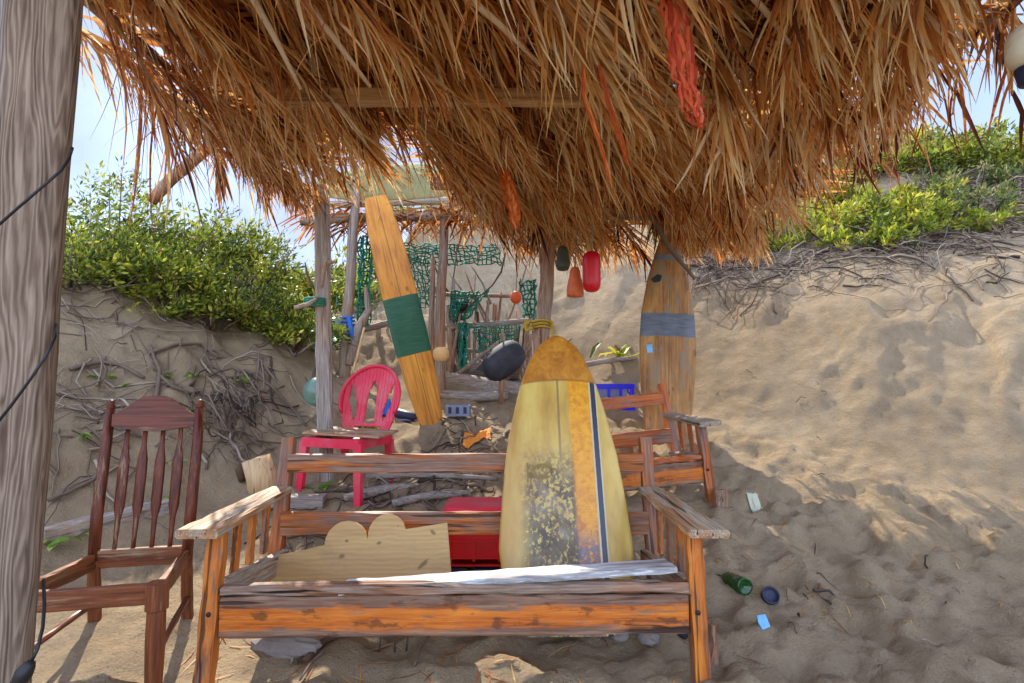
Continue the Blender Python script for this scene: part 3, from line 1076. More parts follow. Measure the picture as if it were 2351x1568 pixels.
for i in range(4):
    x = -.114 + .076 * i
    m = MB()
    prof = [(0, .010), (.06, .010), (.14, .013), (.19, .023), (.34, .024), (.40, .022), (.46, .012), (.56, .010)]
    pts = [Vector((x, .012 + .082 * (h / .56), SZ + .03 + h)) for h, r in prof]
    m.tube(pts, [r * .5 for h, r in prof], 8, flat=2.0)
    m.build('spindle', M['chair_z'], ch, origin=Vector((0, 0, 0)))
m = MB()
n = 18
poly_t, poly_b = [], []
for i in range(n + 1):
    q = -1 + 2 * i / n
    top = 1.045 + .09 * float(sstep(0, .85, 1 - abs(q)))
    bot = .985 - .018 * (1 - q * q) + .01 * abs(q)
    poly_t.append((q * hb, top))
    poly_b.append((q * hb, bot))
poly = poly_b + list(reversed(poly_t))
m.prism(poly, Matrix.Translation((0, .088, 0)) @ Matrix.Rotation(R(90) - R(7), 4, 'X') @ Matrix.Translation((0, -1.03, 0)) , .028)
# put the crest back at its height
m.v = [(a, b, c + 1.03) for a, b, c in m.v]
m.build('crest_rail', M['chair'], ch, origin=Vector((0, 0, 0)), smooth=False)

# ------------------------------------------------------------------ red plastic chair
pf = G(700, 1137)
pb = G(850, 1108)
MR = Matrix.Translation((P(800, 1110, 4.2).x, 4.22, gz(-1.2, 4.2) - .11)) @ Matrix.Rotation(R(-22), 4, 'Z') @ Matrix.Diagonal((1.06, 1.0, 1.07, 1))
rc = thing('plastic_chair', 'faded red plastic garden chair with an oval slotted back, below the leaning green-banded board', 'chair', MR)
SH = .42


def bar(m, pts, w, th, nrm=(0, -1, 0)):
    pts = [Vector(p) for p in pts]
    vs, fs = [], []
    n = len(pts)
    for i in range(n):
        t = (pts[min(i + 1, n - 1)] - pts[max(i - 1, 0)]).normalized()
        N = Vector(nrm)
        N = (N - t * N.dot(t)).normalized()
        S = t.cross(N)
        ww = (w[i] if hasattr(w, '__len__') else w) / 2
        for a, b in ((-1, -1), (1, -1), (1, 1), (-1, 1)):
            vs.append(pts[i] + S * (a * ww) + N * (b * th / 2))
    for i in range(n - 1):
        for k in range(4):
            k2 = (k + 1) % 4
            fs.append((i * 4 + k, i * 4 + k2, i * 4 + 4 + k2, i * 4 + 4 + k))
    fs += [(3, 2, 1, 0), (n * 4 - 4, n * 4 - 3, n * 4 - 2, n * 4 - 1)]
    m.add(vs, fs)


def backpt(x, h):
    """h above seat level, on the reclined, dished back"""
    return Vector((x, .20 + .28 * h - .10 * (1 - (x / .25) ** 2) * 0 + .35 * (abs(x) ** 2) * -1.0, SH + h))


m = MB()
NX, NH = 84, 92
BW, BH = .255, .50


def in_back(x, h):
    cx, cy = 0.0, .262
    e = (x / BW) ** 2 + ((h - cy) / .238) ** 2 if h > cy else (x / (BW * (1 - .30 * ((cy - h) / cy) ** 1.3))) ** 2
    if e > 1:
        return False
    a = abs(x)
    # middle slot: pointed arch, open from the waist up
    if .085 < h < .385 and a < .046 * math.sqrt(max(0, 1 - ((h - .085) / .30) ** 1.7)) + .004:
        return False
    # side slots, leaf shaped
    t_ = (h - .10) / .27
    if 0 < t_ < 1:
        c_ = .125 + .062 * t_
        w_ = .030 * math.sin(math.pi * t_) ** .7
        if abs(a - c_) < w_:
            return False
    # gap under the waist rail
    if .0 < h < .062 and a < .115 + .05 * h:
        return False
    return True


key = {}
vs, fs = [], []


def vid(i, k):
    if (i, k) not in key:
        x = -BW + 2 * BW * i / NX
        h = -.03 + (BH + .03) * k / NH
        ridge = .004 * math.cos(x * 210) if h > .10 else 0
        key[(i, k)] = len(vs)
        vs.append(Vector((x, .19 + .26 * h - .55 * x * x + ridge, SH + h)))
    return key[(i, k)]


for i in range(NX):
    for k in range(NH):
        xc = -BW + 2 * BW * (i + .5) / NX
        hc = -.03 + (BH + .03) * (k + .5) / NH
        if in_back(xc, hc):
            fs.append((vid(i, k), vid(i + 1, k), vid(i + 1, k + 1), vid(i, k + 1)))
m.add(vs, fs)
bk = m.build('backrest', M['red_plastic'], rc, origin=Vector((0, 0, 0)), smooth=True)
sm = bk.modifiers.new('thickness', 'SOLIDIFY')
sm.thickness = .014
m = MB()
ov = []
for i in range(41):
    a = R(-25 + 230 * i / 40)
    x, h = BW * math.cos(a), .262 + .238 * math.sin(a)
    ov.append(Vector((x, .185 + .26 * h - .55 * x * x, SH + h)))
m.tube(ov, .014, 8)
m.build('rim', M['red_plastic'], rc, origin=Vector((0, 0, 0)))
m = MB()
vs = []
n = 8
for j in range(n + 1):
    for i in range(n + 1):
        x = (-.23 + .46 * i / n) * (1 - .14 * j / n)
        y = -.22 + .43 * j / n
        vs.append((x, y, SH + .012 - .03 * math.exp(-((x / .15) ** 2 + (y / .15) ** 2))))
off = len(vs)
vs += [(a, b, c - .012) for a, b, c in vs]
fs = []
for j in range(n):
    for i in range(n):
        a = j * (n + 1) + i
        fs.append((a, a + 1, a + n + 2, a + n + 1))
        fs.append((off + a + n + 1, off + a + n + 2, off + a + 1, off + a))
m.add(vs, fs)
# skirt round the seat
sk = [(-.235, -.225), (.235, -.225), (.205, .215), (-.205, .215), (-.235, -.225)]
for a, b in zip(sk[:-1], sk[1:]):
    va, vb = Vector((*a, SH - .02)), Vector((*b, SH - .02))
    bar(m, [va, vb], .06, .012, nrm=((va + vb) / 2 * Vector((1, 1, 0))))
m.build('seat', M['red_plastic'], rc, origin=Vector((0, 0, 0)), smooth=False)
for (x, y) in ((-.22, -.21), (.22, -.21), (-.19, .20), (.19, .20)):
    m = MB()
    bar(m, [(x, y, SH - .02), (x * 1.12, y * 1.12, -.06)], [.062, .042], .036, nrm=(0, -1, 0))
    m.build('leg', M['red_plastic'], rc, origin=Vector((0, 0, 0)), smooth=False)
seatw = MR @ Vector((0, 0, SH))
a = P(704, 1008, seatw.y - .16)
b = P(905, 1032, seatw.y - .16)
o = plank('seat_board', MR @ Vector((-.27, -.06, SH + .045)), MR @ Vector((.33, -.02, SH + .035)), .27, .016, M['arm'], None, up=(0.02, -.10, 1))
tag(o, 'grey weathered board laid across the seat of the red plastic chair', 'board')

# ------------------------------------------------------------------ scalloped pine board behind the seat plank
base = P(838, 1330, 2.80)
sc = 2.80 / F


def ply_material(spots):
    k = NT('knotty_pine_board')
    v = k.co()
    x, y, z = k.sep(v)[:3]
    g = k.noise(k.vec('MULTIPLY', v, (2.2, 26, 26)), 1.0, 4, 0.55, 0.8)
    g2 = k.noise(k.vec('MULTIPLY', v, (5, 120, 120)), 1.0, 3, 0.6)
    w_ = k.wave(k.vec('MULTIPLY', v, (0.5, 1, 1)), 14, 6, 3, 1.0, 'Y')
    f = k.math('ADD', k.math('ADD', k.math('MULTIPLY', g, 0.5), k.math('MULTIPLY', g2, 0.25)), k.math('MULTIPLY', w_, 0.12))
    c = k.ramp(f, [(0.25, (.36, .21, .08)), (0.5, (.47, .295, .115)), (0.75, (.55, .37, .165))])
    dn = k.noise(k.vec('MULTIPLY', v, (40, 40, 40)), 1.0, 3, 0.6)
    for (sx, sy, rx, ry, an) in spots:
        dx, dy = k.math('SUBTRACT', x, sx), k.math('SUBTRACT', y, sy)
        ca, sa = math.cos(an), math.sin(an)
        px = k.math('DIVIDE', k.math('ADD', k.math('MULTIPLY', dx, ca), k.math('MULTIPLY', dy, sa)), rx)
        py = k.math('DIVIDE', k.math('SUBTRACT', k.math('MULTIPLY', dy, ca), k.math('MULTIPLY', dx, sa)), ry)
        d = k.math('ADD', k.math('SQRT', k.math('ADD', k.math('MULTIPLY', px, px), k.math('MULTIPLY', py, py))), k.math('MULTIPLY', k.math('SUBTRACT', dn, 0.5), 0.9))
        c = k.mix(k.math('MULTIPLY', k.step(d, 1.1, 0.45), 0.75), c, (.13, .07, .025))
    st_ = k.noise(v, 5, 5, 0.65)
    c = k.mix(k.math('MULTIPLY', k.step(st_, 0.52, 0.72), 0.45), c, (.25, .17, .09))
    k.bump(f, 0.25, 0.003)
    return k.done(c, 0.6, 0.3)


SPOTS = [(790, 1253, .010, .008, 0), (864, 1257, .016, .009, .3), (782, 1284, .020, .013, .2), (966, 1300, .042, .012, .75), (985, 1235, .02, .010, -.7), (905, 1222, .005, .005, 0)]
M['ply'] = ply_material([((u - 838) * sc, (1330 - v) * sc / math.cos(R(18)), a, b, c) for u, v, a, b, c in SPOTS])
pix = [(618, 1284), (698, 1271), (741, 1261)]
for i in range(11):
    a = R(205 - 195 * i / 10)
    pix.append((789 + 49 * math.cos(a), 1258 - 47 * math.sin(a)))
for i in range(12):
    a = R(190 - 175 * i / 11)
    pix.append((880 + 43 * math.cos(a), 1240 - 44 * math.sin(a)))
pix += [(935, 1227), (1017, 1215), (1030, 1318), (1034, 1400), (652, 1420)]
poly = [((u - 838) * sc, (1330 - v) * sc / math.cos(R(18))) for u, v in pix]
Ms = Matrix.Translation(base) @ Matrix.Rotation(R(90 - 16), 4, 'X')
m = MB()
m.prism([(x, y) for x, y in poly], Matrix.Identity(4), .022)
o = m.build('scalloped_board', M['ply'], None, origin=Vector((0, 0, 0.0001)), smooth=False, M=Ms)
tag(o, 'pale pine board cut with two rounded humps, leaning inside the long bench', 'board')

# ------------------------------------------------------------------ red crate behind the bench
rcx = P(1022, 1235, 3.27)
zg = gz(rcx.x + .2, 3.3) - .02
cr = thing('crate', 'red plastic crate standing behind the long bench, left of the yellow surfboard', 'crate', (rcx.x + .235, 3.38, zg))
hw_, hd_, hh = .235, .16, .345
m = MB()
for s in (-1, 1):
    m.box((0, s * hd_, hh / 2 + .05), (2 * hw_, .014, hh - .1))
    m.box((s * (hw_ - .007), 0, hh / 2 + .05), (.014, 2 * hd_ - .014, hh - .1))
for z in (.11, .20, .27):
    m.box((0, -hd_ - .008, z), (2 * hw_ + .006, .016, .014))
for x in (-.2, -.07, .07, .2):
    m.box((x, -hd_ - .007, .19), (.014, .014, .2))
m.box((0, 0, .06), (2 * hw_ - .03, 2 * hd_ - .03, .012))
m.build('crate_body', M['crate_red'], cr, origin=Vector((0, 0, 0)), smooth=False)
m = MB()
m.box((0, 0, hh + .002), (2 * hw_ + .03, 2 * hd_ + .03, .03))
m.box((0, 0, hh + .022), (2 * hw_ - .02, 2 * hd_ - .02, .018))
m.build('lid', M['red_plastic'], cr, origin=Vector((0, 0, 0)), smooth=False)
m = MB()
for s in (-1, 1):
    m.box((s * (hw_ - .07), 0, .022), (.10, 2 * hd_ - .01, .05))
m.box((0, 0, .02), (.14, 2 * hd_ - .012, .046))
m.build('base', M['navy'], cr, origin=Vector((0, 0, 0)), smooth=False)
for i in range(8):
    x = -.125 + .036 * i
    if i == 3:
        continue
    m = MB()
    dx, hz = RNG.uniform(-.006, .006), RNG.uniform(-.003, .003)
    m.prism([(x - .011, -.009), (x + dx, -.012 + hz), (x + .011, -.008), (x + .010, .009), (x + dx * .5, .006), (x - .010, .010)],
            Matrix.Translation((0, -hd_ - .0095, .300)) @ Matrix.Rotation(R(90), 4, 'X'), .004)
    m.build('letter', M['pale_mark'], cr, origin=Vector((0, 0, 0)), smooth=False)

# ------------------------------------------------------------------ blue crate behind the second bench
bc = P(1410, 918, 5.75)
cr = thing('crate', 'bright blue plastic crate on the sand behind the smaller bench', 'crate', (bc.x, 5.85, gz(bc.x, 5.7) - .05))
m = MB()
for s in (-1, 1):
    m.box((0, s * .13, .02), (.40, .012, .05))
    m.box((0, s * .13, .25), (.40, .014, .05))
    m.box((s * .194, 0, .02), (.012, .248, .05))
    m.box((s * .194, 0, .25), (.014, .246, .05))
    for x in (-.18, -.06, .06, .18):
        m.box((x, s * .13, .135), (.028, .010, .18))
    for y in (-.06, .06):
        m.box((s * .194, y, .135), (.010, .028, .18))
m.build('crate_body', M['crate_blue'], cr, origin=Vector((0, 0, 0)), smooth=False)
m = MB()
m.box((-.02, 0, .14), (.30, .2, .18))
m.build('grey_liner', M['bluegrey'], cr, origin=Vector((0, 0, 0)), smooth=False)

# ------------------------------------------------------------------ posts
def square_post(name, label, a, b, w, rot, mat, group=None):
    a, b = Vector(a), Vector(b)
    t = thing(name, label, 'post', a, group)
    n, ns = 26, 24
    vs, fs = [], []
    L = (b - a).length
    for i in range(n + 1):
        q = i / n
        c = (b - a) * q
        for k in range(ns):
            an = 2 * math.pi * k / ns
            ca, sa = math.cos(an), math.sin(an)
            x = math.copysign(abs(ca) ** 0.55, ca) * w / 2
            y = math.copysign(abs(sa) ** 0.55, sa) * w / 2
            g = 1 + .06 * fbm(np.array([k * .35]), np.array([q * 5]), 1.0, 3, 9)[0] + .015 * RNG.uniform(-1, 1)
            xr = x * math.cos(rot) - y * math.sin(rot)
            yr = x * math.sin(rot) + y * math.cos(rot)
            vs.append((c.x + xr * g, c.y + yr * g, c.z))
    for i in range(n):
        for k in range(ns):
            k2 = (k + 1) % ns
            fs.append((i * ns + k, i * ns + k2, (i + 1) * ns + k2, (i + 1) * ns + k))
    fs.append(tuple(reversed(range(ns))))
    fs.append(tuple(range(n * ns, n * ns + ns)))
    m = MB()
    m.add(vs, fs)
    m.build('shaft', mat, t, origin=Vector((0, 0, 0)))
    return t


pt = P(96, 0, 1.40)
pbm = P(-28, 1500, 1.40)
dv = (pt - pbm)
low = pbm - dv * ((pbm.z + .15) / dv.z)
top = pbm + dv * ((2.72 - pbm.z) / dv.z)
square_post('timber_post', 'thick grey weathered timber post close by at the left edge, wound with black cable', low, top, .168, R(32), M['post'], 'posts holding up the thatched roof')
o = square_post('timber_post', 'timber post holding up the right side of the thatched roof', (2.9, 1.7, gz(2.9, 1.7) - .1), (2.8, 1.75, 2.62), .14, R(20), M['post'], 'posts holding up the thatched roof')

mb_ = G(738, 1112)
t = thing('timber_post', 'tall narrow brown post rising behind the red plastic chair up to the thatch', 'post', (mb_.x, mb_.y + .1, mb_.z - .1), 'posts holding up the thatched roof')
tp = P(738, 452, mb_.y + .12)
tp.z = 2.72
mp_low = Vector((mb_.x, mb_.y + .1, mb_.z - .1))
plank('shaft', Vector((0, 0, 0)), tp - mp_low, .115, .10, M['driftwood_x'], t, up=(0.25, -1, 0), seg=20, rough=.004, bev=.018)
for vz in (560, 690, 745):
    pass

bq = G(1243, 960)
bq = Vector((bq.x, 5.2, gz(.28, 5.2) - .1))
pole('timber_post', [bq, P(1240, 780, 5.2), P(1252, 690, 5.2), P(1258, 560, 5.2), Vector((P(1262, 480, 5.2).x, 5.2, 2.7))], [.085, .075, .07, .065, .06], M['pole'], None, 12, .12)
tag(bpy.context.scene.objects[-1] if False else COL.objects[-1], 'rough crooked brown trunk post behind the yellow surfboard nose, bound with yellow rope', 'post', 'posts holding up the thatched roof')
m = MB()
for k in range(3):
    c = P(1243, 738 + 7 * k, 5.2)
    pts = [c + Vector((.088 * math.cos(a), .088 * math.sin(a), .006 * math.sin(3 * a))) for a in [2 * math.pi * i / 20 for i in range(21)]]
    m.tube(pts, .011, 6)
m.tube([P(1215, 735, 5.1), P(1205, 745, 5.12), P(1208, 760, 5.1), P(1222, 750, 5.1)], .02, 6)
m.tube([P(1262, 745, 5.12), P(1268, 738, 5.1), P(1270, 790, 5.1)], .008, 6)
tag(m.build('yellow_rope', M['yellow_rope']), 'yellow rope knotted round the crooked post behind the yellow surfboard', 'rope')

# peg lashed to the narrow post
d_ = mb_.y + .02
t = thing('lashed_peg', 'short bleached stick lashed with green cord to the narrow brown post', 'stick', P(722, 695, d_))
pole('stick', [P(676, 707, d_ - .1), P(705, 700, d_ - .06), P(730, 684, d_ - .03)], [.017, .017, .012], M['driftwood_x'], t, 8)
m = MB()
for k in range(4):
    c = P(724, 687 + 5 * k, d_ + .06)
    pts = [c + Vector((.078 * math.cos(a), .078 * math.sin(a), 0)) for a in [2 * math.pi * i / 16 for i in range(17)]]
    m.tube(pts, .008, 5)
m.build('cord', M['green_rope'], t)
# hooked branch on that post
t = pole('hooked_branch', [P(738, 660, d_ + .0), P(742, 625, d_ - .03), P(752, 604, d_ - .05), P(770, 600, d_ - .05)], [.012, .016, .02, .012], M['driftwood'], None, 8)
tag(t, 'dark crooked branch stub hooked off the right side of the narrow brown post', 'branch')
t = pole('hooked_branch', [P(718, 660, d_), P(706, 632, d_ - .03), P(700, 602, d_ - .05)], [.012, .009, .005], M['twig'], None, 6)
tag(t, 'thin dark twig curling up the left side of the narrow brown post', 'branch')

# ------------------------------------------------------------------ cable on the big post
cb = thing('cable', 'thin black electric cable wound round the big grey post, ending in a plug', 'cable', P(60, 900, 1.27))
D0 = 1.285
m = MB()
m.tube([P(-60, 575, 1.33), P(-5, 518, D0), P(40, 478, D0 - .01), P(90, 435, D0 - .005), P(140, 392, D0 + .015), P(158, 365, D0 + .06), P(166, 340, 1.40)], .0036, 6)
m.build('wire', M['black'], cb)
m = MB()
m.tube([P(-50, 1010, 1.33), P(-4, 968, D0), P(30, 925, D0 - .01), P(70, 870, D0 - .008), P(105, 818, D0), P(126, 775, D0 + .03), P(130, 745, 1.40)], .0036, 6)
m.build('wire', M['black'], cb)
m = MB()
m.tube([P(100, 1330, 1.42), P(102, 1390, 1.36), P(98, 1440, 1.30), P(86, 1490, 1.27), P(70, 1522, 1.26)], .0036, 6)
m.build('wire', M['black'], cb)
m = MB()
m.tube([P(74, 1516, 1.26), P(68, 1526, 1.255), P(55, 1545, 1.25), P(40, 1572, 1.25)], [.007, .012, .017, .015], 8)
m.build('plug', M['black'], cb)

# ------------------------------------------------------------------ thatched roof
roof = thing('thatched_roof', 'wide sagging palm-thatch shade roof with ragged hanging fronds', 'roof', (0, 3.2, 2.6))
rr = random.Random(5)
# frame


def yback(x):
    return 4.25 - .90 * float(sstep(-1.5, -1.2, x)) * float(sstep(-.35, -.6, x)) + 1.75 * float(sstep(-.55, .15, x)) + .15 * float(sstep(.5, 1.0, x))


def zroof(y):
    return 2.77 + .045 * max(0, y - 3)


XL, XR = -1.95, 2.95


def xright(y):
    return 2.05 + .22 * max(0, y - 2.5)


plank('beam', (-1.14, 2.62 - 3.2, 2.56 - 2.6), (.97, 2.62 - 3.2, 2.555 - 2.6), .05, .075, M['beam'], roof, seg=24, rough=.003)
plank('beam', (-.62, 4.25 - 3.2, 2.72 - 2.6), (2.35, 4.25 - 3.2, 2.72 - 2.6), .06, .09, M['bench_grey'], roof, seg=24, rough=.003)
plank('beam', (-.3, 5.35 - 3.2, 2.80 - 2.6), (2.35, 5.35 - 3.2, 2.80 - 2.6), .06, .09, M['bench_grey'], roof, seg=24, rough=.003)
plank('beam', (-2.0, 1.45 - 3.2, 2.70 - 2.6), (2.95, 1.70 - 3.2, 2.66 - 2.6), .06, .1, M['beam'], roof, seg=24, rough=.003)
for x in (-1.8, -1.13, -.4, .45, 1.25, 2.05):
    ye = yback(x) - .1
    pole('rafter', [Vector((x, 1.0, 2.80)), Vector((x + .05, 3.0, 2.79)), Vector((x + .02, ye, zroof(ye) + .02))], [.032, .03, .026], M['pole'], roof, 8)
pole('rafter', [P(348, 462, 4.3), P(400, 405, 4.25), P(470, 345, 4.2), P(620, 230, 4.1)], [.042, .045, .045, .04], M['pole'], roof, 10)
pole('rafter', [P(2170, 120, 3.0), P(2260, 20, 2.9), P(2420, -90, 2.7)], [.03, .032, .035], M['pole'], roof, 8)

# thick upper bed of strips running across
bed = MB()
nb_ = 0
while nb_ < 8200:
    x = rr.uniform(XL, XR)
    y = rr.uniform(.75, 6.4)
    if y > yback(x) - .1:
        continue
    lim = XL + .32 + .2 * math.sin(y * 3)
    if x < lim and rr.random() < .85:
        continue
    if x > xright(y) or (x > xright(y) - .25 + .12 * math.sin(y * 4) and rr.random() < .7):
        continue
    # a few thin places where the sky shows
    if fbm(np.array([x]), np.array([y]), 1.7, 2, 40)[0] > (.22 if x < .9 else .13) and rr.random() < .85:
        continue
    nb_ += 1
    L = rr.uniform(.45, 1.0)
    a = rr.gauss(0, .16) if rr.random() < .75 else rr.gauss(1.1, .3)
    dv = Vector((math.cos(a), math.sin(a), rr.uniform(-.06, .03)))
    z = zroof(y) + .03 + rr.uniform(-.02, .11) + .03 * math.sin(x * 3.1 + y * 2.2)
    p0 = Vector((x, y, z)) - dv * L / 2
    sag = rr.uniform(-.03, .03)
    pts = [p0 + dv * (L * q) + Vector((0, 0, sag * math.sin(math.pi * q))) for q in (0, .33, .66, 1)]
    wv = rr.uniform(.008, .022)
    tt = min(1, max(0, rr.gauss(.45, .22)))
    bed.ribbon(pts, [wv * .6, wv, wv, wv * .3], Vector((-dv.y, dv.x, rr.uniform(-.7, .7))), tt)
o = bed.build('thatch_bed', M['thatch'], roof, smooth=False)
o['kind'] = 'stuff'


def frond(base, d, L, droop, gdir, leaf, n, rnd, tone=.45, spread=.75, wmul=1.0, hang=1.0, t0=.08):
    """one dry palm frond: stalk with leaflets that hang towards gdir"""
    m = MB()
    base, d = Vector(base), Vector(d).normalized()
    side = d.cross(Vector((0, 0, 1)))
    if side.length < .2:
        side = Vector((1, 0, 0))
    side.normalize()
    gdir = Vector(gdir).normalized()

    def pt_(q):
        return base + d * (L * q) + Vector((0, 0, -droop * q * q)) + gdir * (.12 * L * q * q)
    sp_ = [pt_(i / 6) for i in range(7)]
    m.tube(sp_, [.012 - .008 * i / 6 for i in range(7)], 5, tint=rr.uniform(.6, 1.0))
    for i in range(n):
        q = t0 + (1 - t0) * (i + rnd.random()) / n
        p = pt_(q)
        s = 1 if i % 2 else -1
        ax = (pt_(min(1, q + .03)) - pt_(q - .03)).normalized()
        st = (ax * rnd.uniform(.45, 1.0) + side * s * spread * rnd.uniform(.4, 1.15) + Vector((0, 0, rnd.uniform(-.3, .25)))).normalized()
        ll = leaf * rnd.uniform(.5, 1.25) * (0.55 + .45 * math.sin(math.pi * min(1, q * .85 + .15)))
        gd = (gdir + Vector((rnd.gauss(0, .24), rnd.gauss(0, .24), rnd.gauss(0, .18)))).normalized()
        h = hang * rnd.uniform(.30, 1.0)
        pts = [p]
        cur = st.copy()
        seg = 5
        kink = rnd.random() < .18
        for k in range(seg):
            cur = (cur * (1 - .34 * h) + gd * (.34 * h * 1.25)).normalized()
            if kink and k == 2:
                cur = (cur + Vector((rnd.gauss(0, .6), rnd.gauss(0, .6), -.5))).normalized()
            pts.append(pts[-1] + cur * (ll / seg))
        wv = rnd.choice((.003, .0042, .0055, .007, .010)) * wmul * rnd.uniform(.8, 1.2)
        tt = min(1, max(0, rnd.gauss(tone, .25)))
        if rnd.random() < .10:
            tt = rnd.uniform(.75, 1)
        m.ribbon(pts, [wv * .7, wv, wv, wv * .85, wv * .55, wv * .12], side * s + Vector((0, 0, rnd.uniform(-.8, .8))), tt)
    return m


NF = 0


def add_frond(*a, **k):
    global NF
    NF += 1
    frond(*a, **k).build('palm_frond', M['thatch'], roof, smooth=False)


# courses of fronds laid front to back; tips and leaflets hang through
for row, (yb, nn) in enumerate([(1.15, 10), (1.75, 11), (2.35, 11), (2.95, 11), (3.55, 10), (4.2, 9), (4.75, 7), (5.2, 6)]):
    for i in range(nn):
        y = yb + rr.uniform(-.15, .15)
        x = -2.05 + (xright(y) + 2.0) * (i + .5 + rr.uniform(-.35, .35)) / nn - .15
        d = Vector((rr.gauss(.42, .16), rr.uniform(.75, 1.0), rr.uniform(-.06, .02)))
        L = rr.uniform(1.1, 1.45)
        yl = yback(x + .3) - .05
        if y > yl - .45:
            continue
        if x > xright(y) - .6 and y < 4 and rr.random() < .5:
            continue
        L = min(L, (yl - y) / .85)
        gx_ = .50 - .08 * max(0, x)
        if x < -1.5:
            gx_ = .25
        lf = rr.uniform(.38, .60) * (.78 if y < 2.1 else 1)
        if x > 1.2 and y > 2.5:
            lf *= .72
        if y + L > 3.9 and x < -.4:
            lf *= .68
        add_frond((x, y, zroof(y) + rr.uniform(-.05, .04)), d, L, rr.uniform(.02, .10),
                  (gx_ + rr.gauss(0, .14), .25 + rr.gauss(0, .12), -.85), lf, 160, rr, tone=rr.uniform(.42, .80), wmul=.95)
# ragged back fringe
for i in range(6):
    x = -1.95 + .62 * (i + .5 + rr.uniform(-.3, .3)) / 6 if i < 4 else -1.1 + .25 * (i - 4)
    if i >= 4:
        add_frond((x, 2.75, 2.80), (rr.gauss(.3, .2), .75, -.03), .6, .02, (.25, .12, -.9), .30, 60, rr, tone=.42, wmul=.8)
        continue
    add_frond((x - .3, 3.55 + rr.uniform(-.1, .1), 2.80), (rr.gauss(.45, .2), .75, -.03), .75, .04,
              (.42 + rr.gauss(0, .12), .12, -.9), .27 * rr.uniform(.85, 1.3), 70, rr, tone=rr.uniform(.34, .5), wmul=.9)
for i in range(9):
    x = -.45 + 3.1 * (i + .5 + rr.uniform(-.3, .3)) / 9
    add_frond((x - .35, yback(x) - 1.0 + rr.uniform(-.1, .1), zroof(yback(x) - 1)), (rr.gauss(.40, .2), .75, -.03), 1.0, .10,
              (.42 + rr.gauss(0, .12), .12, -.9), (.50 if x < 1.5 else .36) * rr.uniform(.85, 1.2), 96, rr, tone=rr.uniform(.30, .48), wmul=1.05)
# left edge: long strands hanging nearly straight, sky between them
for (u, v, d, L, lf, n_) in [(185, -60, 2.15, .5, .66, 34), (255, -40, 2.3, .55, .66, 30), (345, -20, 2.6, .6, .62, 32), (215, 40, 2.7, .55, .62, 26), (300, 40, 3.0, .55, .62, 26), (430, 20, 3.0, .6, .55, 34), (500, 150, 3.7, .6, .55, 34), (560, 250, 4.1, .6, .50, 34), (640, 320, 4.3, .45, .42, 30)]:
    p = P(u, v, d)
    add_frond(p, (rr.uniform(-.1, .35), .35, -.5), L, .05, (.22 + rr.gauss(0, .05), .0, -1), lf, n_, rr, tone=rr.uniform(.25, .42), spread=.45, t0=.0, wmul=.9)
# hanging clumps
for (u, v, d, L, lf, tn) in [(1968, 235, 3.5, .30, .42, .26), (2275, -60, 2.4, .24, .40, .25), (500, 330, 4.2, .25, .36, .3), (1640, 60, 2.6, .5, .55, .66),
                             (1500, 430, 4.6, .25, .36, .25), (1225, 480, 4.9, .22, .36, .3), (2000, 20, 2.6, .4, .42, .5), (1880, 40, 2.7, .5, .5, .5)]:
    add_frond(P(u, v, d), (.12, .05, -1), L, 0, (.10, 0, -1), lf, 60, rr, tone=tn, spread=.3, t0=.0)
for (u, v, d, L, lf, n_) in [(790, 300, 3.5, .2, .34, 16), (850, 300, 3.5, .2, .30, 14), (910, 300, 3.4, .2, .32, 16), (965, 310, 3.5, .22, .36, 16), (1020, 350, 3.8, .22, .42, 16), (1090, 370, 3.9, .22, .44, 22)]:
    add_frond(P(u, v, d), (.3, .1, -1), L, 0, (.12, 0, -1), lf, n_, rr, tone=.4, spread=.6, t0=.0, wmul=.8)
# loose long strands along the right edge
for (u, v, d, L, lf, n_) in [(1930, 130, 2.9, .5, .60, 30), (2040, 60, 2.8, .5, .62, 30), (2140, 20, 2.6, .5, .58, 28), (2230, -30, 2.4, .45, .56, 26), (2330, -60, 2.2, .4, .52, 24), (1820, 240, 3.6, .5, .62, 34), (1740, 320, 4.2, .5, .6, 36), (1890, 280, 3.9, .45, .58, 30), (1660, 380, 4.8, .5, .55, 36), (2060, 150, 3.3, .45, .6, 28)]:
    add_frond(P(u, v, d), (rr.uniform(.0, .3), .3, -.5), L, .04, (.22 + rr.gauss(0, .06), .05, -1), lf * .74, int(n_ * .45), rr, tone=rr.uniform(.28, .5), spread=.5, t0=.0, wmul=.9)
# bare butts of stalks poking down
for (u0, v0, u1, v1, d) in [(560, -40, 690, 205, 2.3), (660, -40, 850, 200, 2.28), (1035, -40, 1240, 150, 2.25), (1330, -30, 1455, 185, 2.3), (800, -30, 890, 120, 2.3), (1690, -50, 1820, 110, 2.3), (1500, 20, 1600, 95, 2.35), (330, -40, 470, 130, 2.3)]:
    m = MB()
    a, b = P(u0, v0, d - .38), P(u1, v1, d - .08)
    m.tube([a, a.lerp(b, .5) + Vector((0, 0, .012)), b], [.015, .012, .007], 7, tint=rr.uniform(.6, 1))
    m.build('frond_stalk', M['rachis'], roof)


